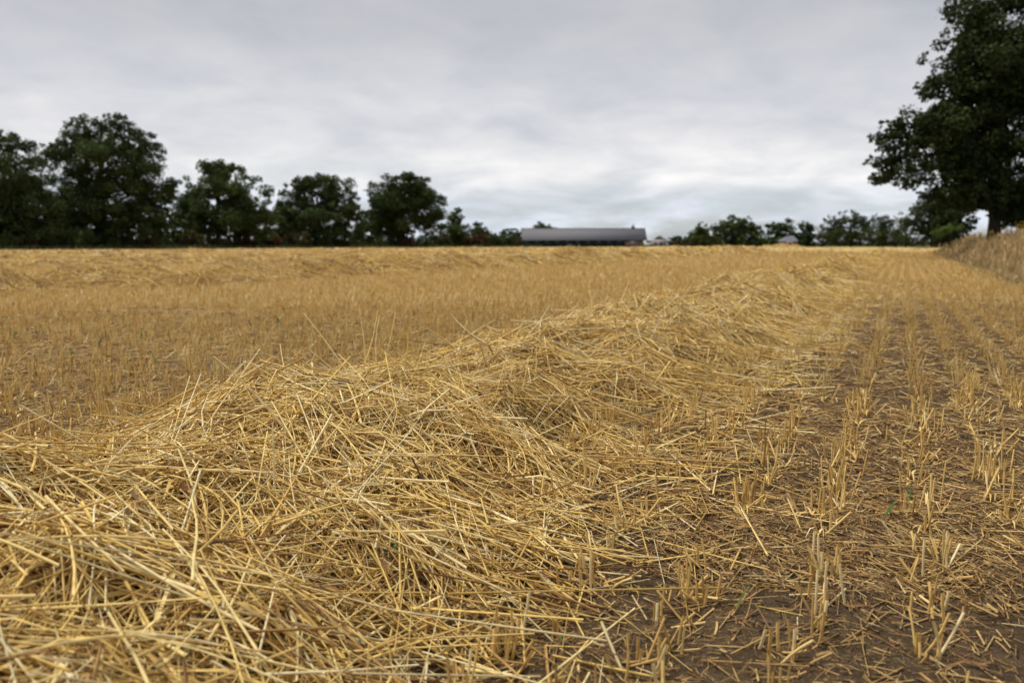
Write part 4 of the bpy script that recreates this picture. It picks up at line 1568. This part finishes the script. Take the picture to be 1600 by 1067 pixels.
def build_barn():
    Y = 300.0
    xl, _, ze = at(814, 375.5, Y)
    xr, _, _ = at(1012, 375.5, Y)
    _, _, zr = at(900, 357, Y + 7)
    ln = xr - xl
    z0 = float(ground_z((xl + xr) / 2, Y)) - 0.1
    root = empty('barn', ((xl + xr) / 2, Y + 7, z0), math.radians(-2.0))
    tag(root, 'long low barn with grey pitched roof and dark green walls on the horizon', 'barn')
    he, hr = ze - z0, zr - z0
    hx = ln / 2
    ov = 0.6
    d = 7.0
    b = 45.6 / 198 * 0
    # wall cladding panels, front side
    xs = np.linspace(-hx + ov, hx - ov, 13)
    for i in range(10):
        part_box('wall_panel', root, xs[i] + 0.03, xs[i + 1] - 0.03, -d + ov, -d + ov + 0.2, 0.0, he - 0.15, M_GREENWALL)
    part_box('rear_wall', root, -hx + ov, hx - ov, d - ov - 0.2, d - ov, 0, he - 0.15, M_GREENWALL)
    # gables
    for s in (-1, 1):
        x = s * (hx - ov)
        w = 0.2
        V = np.array([(x - w / 2, -d + ov + .25, 0), (x - w / 2, d - ov - .25, 0), (x - w / 2, d - ov - .25, he - 0.2), (x - w / 2, 0, hr - 0.45), (x - w / 2, -d + ov + .25, he - 0.2),
                      (x + w / 2, -d + ov + .25, 0), (x + w / 2, d - ov - .25, 0), (x + w / 2, d - ov - .25, he - 0.2), (x + w / 2, 0, hr - 0.45), (x + w / 2, -d + ov + .25, he - 0.2)])
        me = bpy.data.meshes.new('gable_wall')
        F = [(0, 1, 2, 3, 4), (9, 8, 7, 6, 5), (0, 5, 6, 1), (1, 6, 7, 2), (2, 7, 8, 3), (3, 8, 9, 4), (4, 9, 5, 0)]
        me.from_pydata([tuple(v) for v in V], [], F)
        me.materials.append(M_GREENWALL)
        link_obj('gable_wall', me, root)
    # open bay at the right end: pale brick wall set back, timber post, dark gap
    part_box('brick_wall', root, xs[10] + 0.05, xs[12] - 1.6, -d + ov + 0.35, -d + ov + 0.6, 0.0, he - 0.35, M_BRICK)
    part_box('timber_door', root, xs[12] - 1.9, xs[12] - 0.4, -d + ov + 0.1, -d + ov + 0.3, 0.0, he - 0.2, M_TIMBER)
    part_box('post', root, xs[11] - 0.12, xs[11] + 0.12, -d + ov, -d + ov + 0.25, 0, he - 0.15, M_TIMBER)
    part_box('beam', root, xs[10], xs[12], -d + ov + 0.3, -d + ov + 0.6, he - 0.34, he - 0.18, M_DARK)
    part_box('low_wall', root, xs[10] + 0.2, xs[11] - 0.3, -d + ov + 0.05, -d + ov + 0.3, 0, he * 0.3, plain_mat('red_brick', (0.13, 0.055, 0.04)))
    slab('roof', root, [(-hx, -d, he), (hx, -d, he), (hx, 0, hr), (-hx, 0, hr)], 0.14, M_ROOF)
    slab('roof', root, [(-hx, d, he), (hx, d, he), (hx, 0.01, hr - 0.005), (-hx, 0.01, hr - 0.005)], 0.14, M_ROOF)
    part_box('ridge_cap', root, -hx, hx, -0.2, 0.2, hr - 0.02, hr + 0.08, M_ROOF)
    part_box('gutter', root, -hx, hx, -d - 0.14, -d - 0.01, he - 0.18, he - 0.03, M_DARK)
    return root


build_barn()


def build_shed():
    Y = 296.0
    x0, _, zt = at(1018, 375.5, Y)
    x1, _, _ = at(1044, 376, Y)
    z0 = float(ground_z(x0, Y)) - 0.1
    root = empty('pale_shed', ((x0 + x1) / 2, Y, z0))
    tag(root, 'low pale shed just right of the barn', 'shed')
    w = (x1 - x0) / 2
    h = zt - z0
    part_box('wall', root, -w, w, 0, 4, 0, h - 0.2, M_PALE)
    slab('roof', root, [(-w - 0.2, -0.25, h - 0.15), (w + 0.2, -0.25, h - 0.15), (w + 0.2, 4.2, h + 0.25), (-w - 0.2, 4.2, h + 0.25)], 0.12, M_PALE)
    part_box('door', root, 0.1, 0.9, -0.06, -0.003, 0, h * 0.72, M_DARK)
    part_box('window', root, 1.6, 2.2, -0.05, -0.003, h * 0.4, h * 0.72, M_DARK)
    part_box('window', root, -1.9, -1.2, -0.05, -0.003, h * 0.4, h * 0.72, M_DARK)
    slab('ramp', root, [(w - 1.1, -1.6, h * 0.62), (w - 1.1, -1.3, h * 0.62), (w + 1.0, -1.3, 0.05), (w + 1.0, -1.6, 0.05)], 0.15, M_WHITE)

    x, _, zt = at(1013, 376, 292.0)
    z0 = float(ground_z(x, 292.0))
    v = empty('white_van', (x, 292.0, z0))
    tag(v, 'small white van parked between the barn and the pale shed', 'van')
    hh = max(zt - z0, 1.7)
    part_box('cargo_body', v, -0.95, 0.95, 0.9, 4.4, 0.35, hh, M_WHITE)
    part_box('cab', v, -0.92, 0.92, 0.0, 0.897, 0.35, hh * 0.62, M_WHITE)
    slab('windscreen', v, [(-0.8, 0.15, hh * 0.63), (0.8, 0.15, hh * 0.63), (0.8, 0.86, hh * 0.95), (-0.8, 0.86, hh * 0.95)], 0.05, M_DARK)
    for sx in (-0.9, 0.75):
        for sy in (0.7, 3.4):
            a = np.linspace(0, 2 * math.pi, 13)[:-1]
            V = np.concatenate([np.stack([np.full(12, sx), sy + 0.33 * np.cos(a), 0.33 + 0.33 * np.sin(a)], -1),
                                np.stack([np.full(12, sx + 0.16), sy + 0.33 * np.cos(a), 0.33 + 0.33 * np.sin(a)], -1)])
            me = bpy.data.meshes.new('wheel')
            me.from_pydata([tuple(p) for p in V], [], [tuple(range(12)), tuple(range(23, 11, -1))] + [(i, i + 12, (i + 1) % 12 + 12, (i + 1) % 12) for i in range(12)])
            me.materials.append(M_TYRE)
            link_obj('wheel', me, v)


build_shed()


def build_house():
    Y = 228.0
    xl, _, ze = at(1222.5, 377, Y)
    xr, _, _ = at(1248, 377, Y)
    xa, _, zr = at(1232, 368.5, Y + 2.5)
    xb, _, _ = at(1240, 368.5, Y + 2.5)
    xm = (xl + xr) / 2
    z0 = float(ground_z(xm, Y)) - 0.1
    root = empty('small_house', (xm, Y, z0))
    tag(root, 'small house with grey hipped roof among the far trees', 'house')
    hw = (xr - xl) / 2
    he, hr = ze - z0, zr - z0
    part_box('wall', root, -hw + 0.45, hw - 0.45, 0.4, 4.6, 0, he - 0.02, M_PALE)
    part_box('door', root, -0.4, 0.4, 0.34, 0.397, 0, he * 0.8, M_DARK)
    part_box('window', root, -1.5, -0.9, 0.35, 0.397, he * 0.35, he * 0.8, M_DARK)
    part_box('window', root, 0.9, 1.5, 0.35, 0.397, he * 0.35, he * 0.8, M_DARK)
    a, b = xa - xm, xb - xm
    V = [(-hw, 0, he), (hw, 0, he), (hw, 5, he), (-hw, 5, he), (a, 2.5, hr), (b, 2.5, hr)]
    me = bpy.data.meshes.new('roof')
    me.from_pydata(V, [], [(0, 1, 5, 4), (1, 2, 5), (2, 3, 4, 5), (3, 0, 4), (3, 2, 1, 0)])
    me.materials.append(plain_mat('grey_tiles', (0.17, 0.165, 0.20), rough=0.8, vary=0.1, vscale=3))
    link_obj('roof', me, root)


build_house()
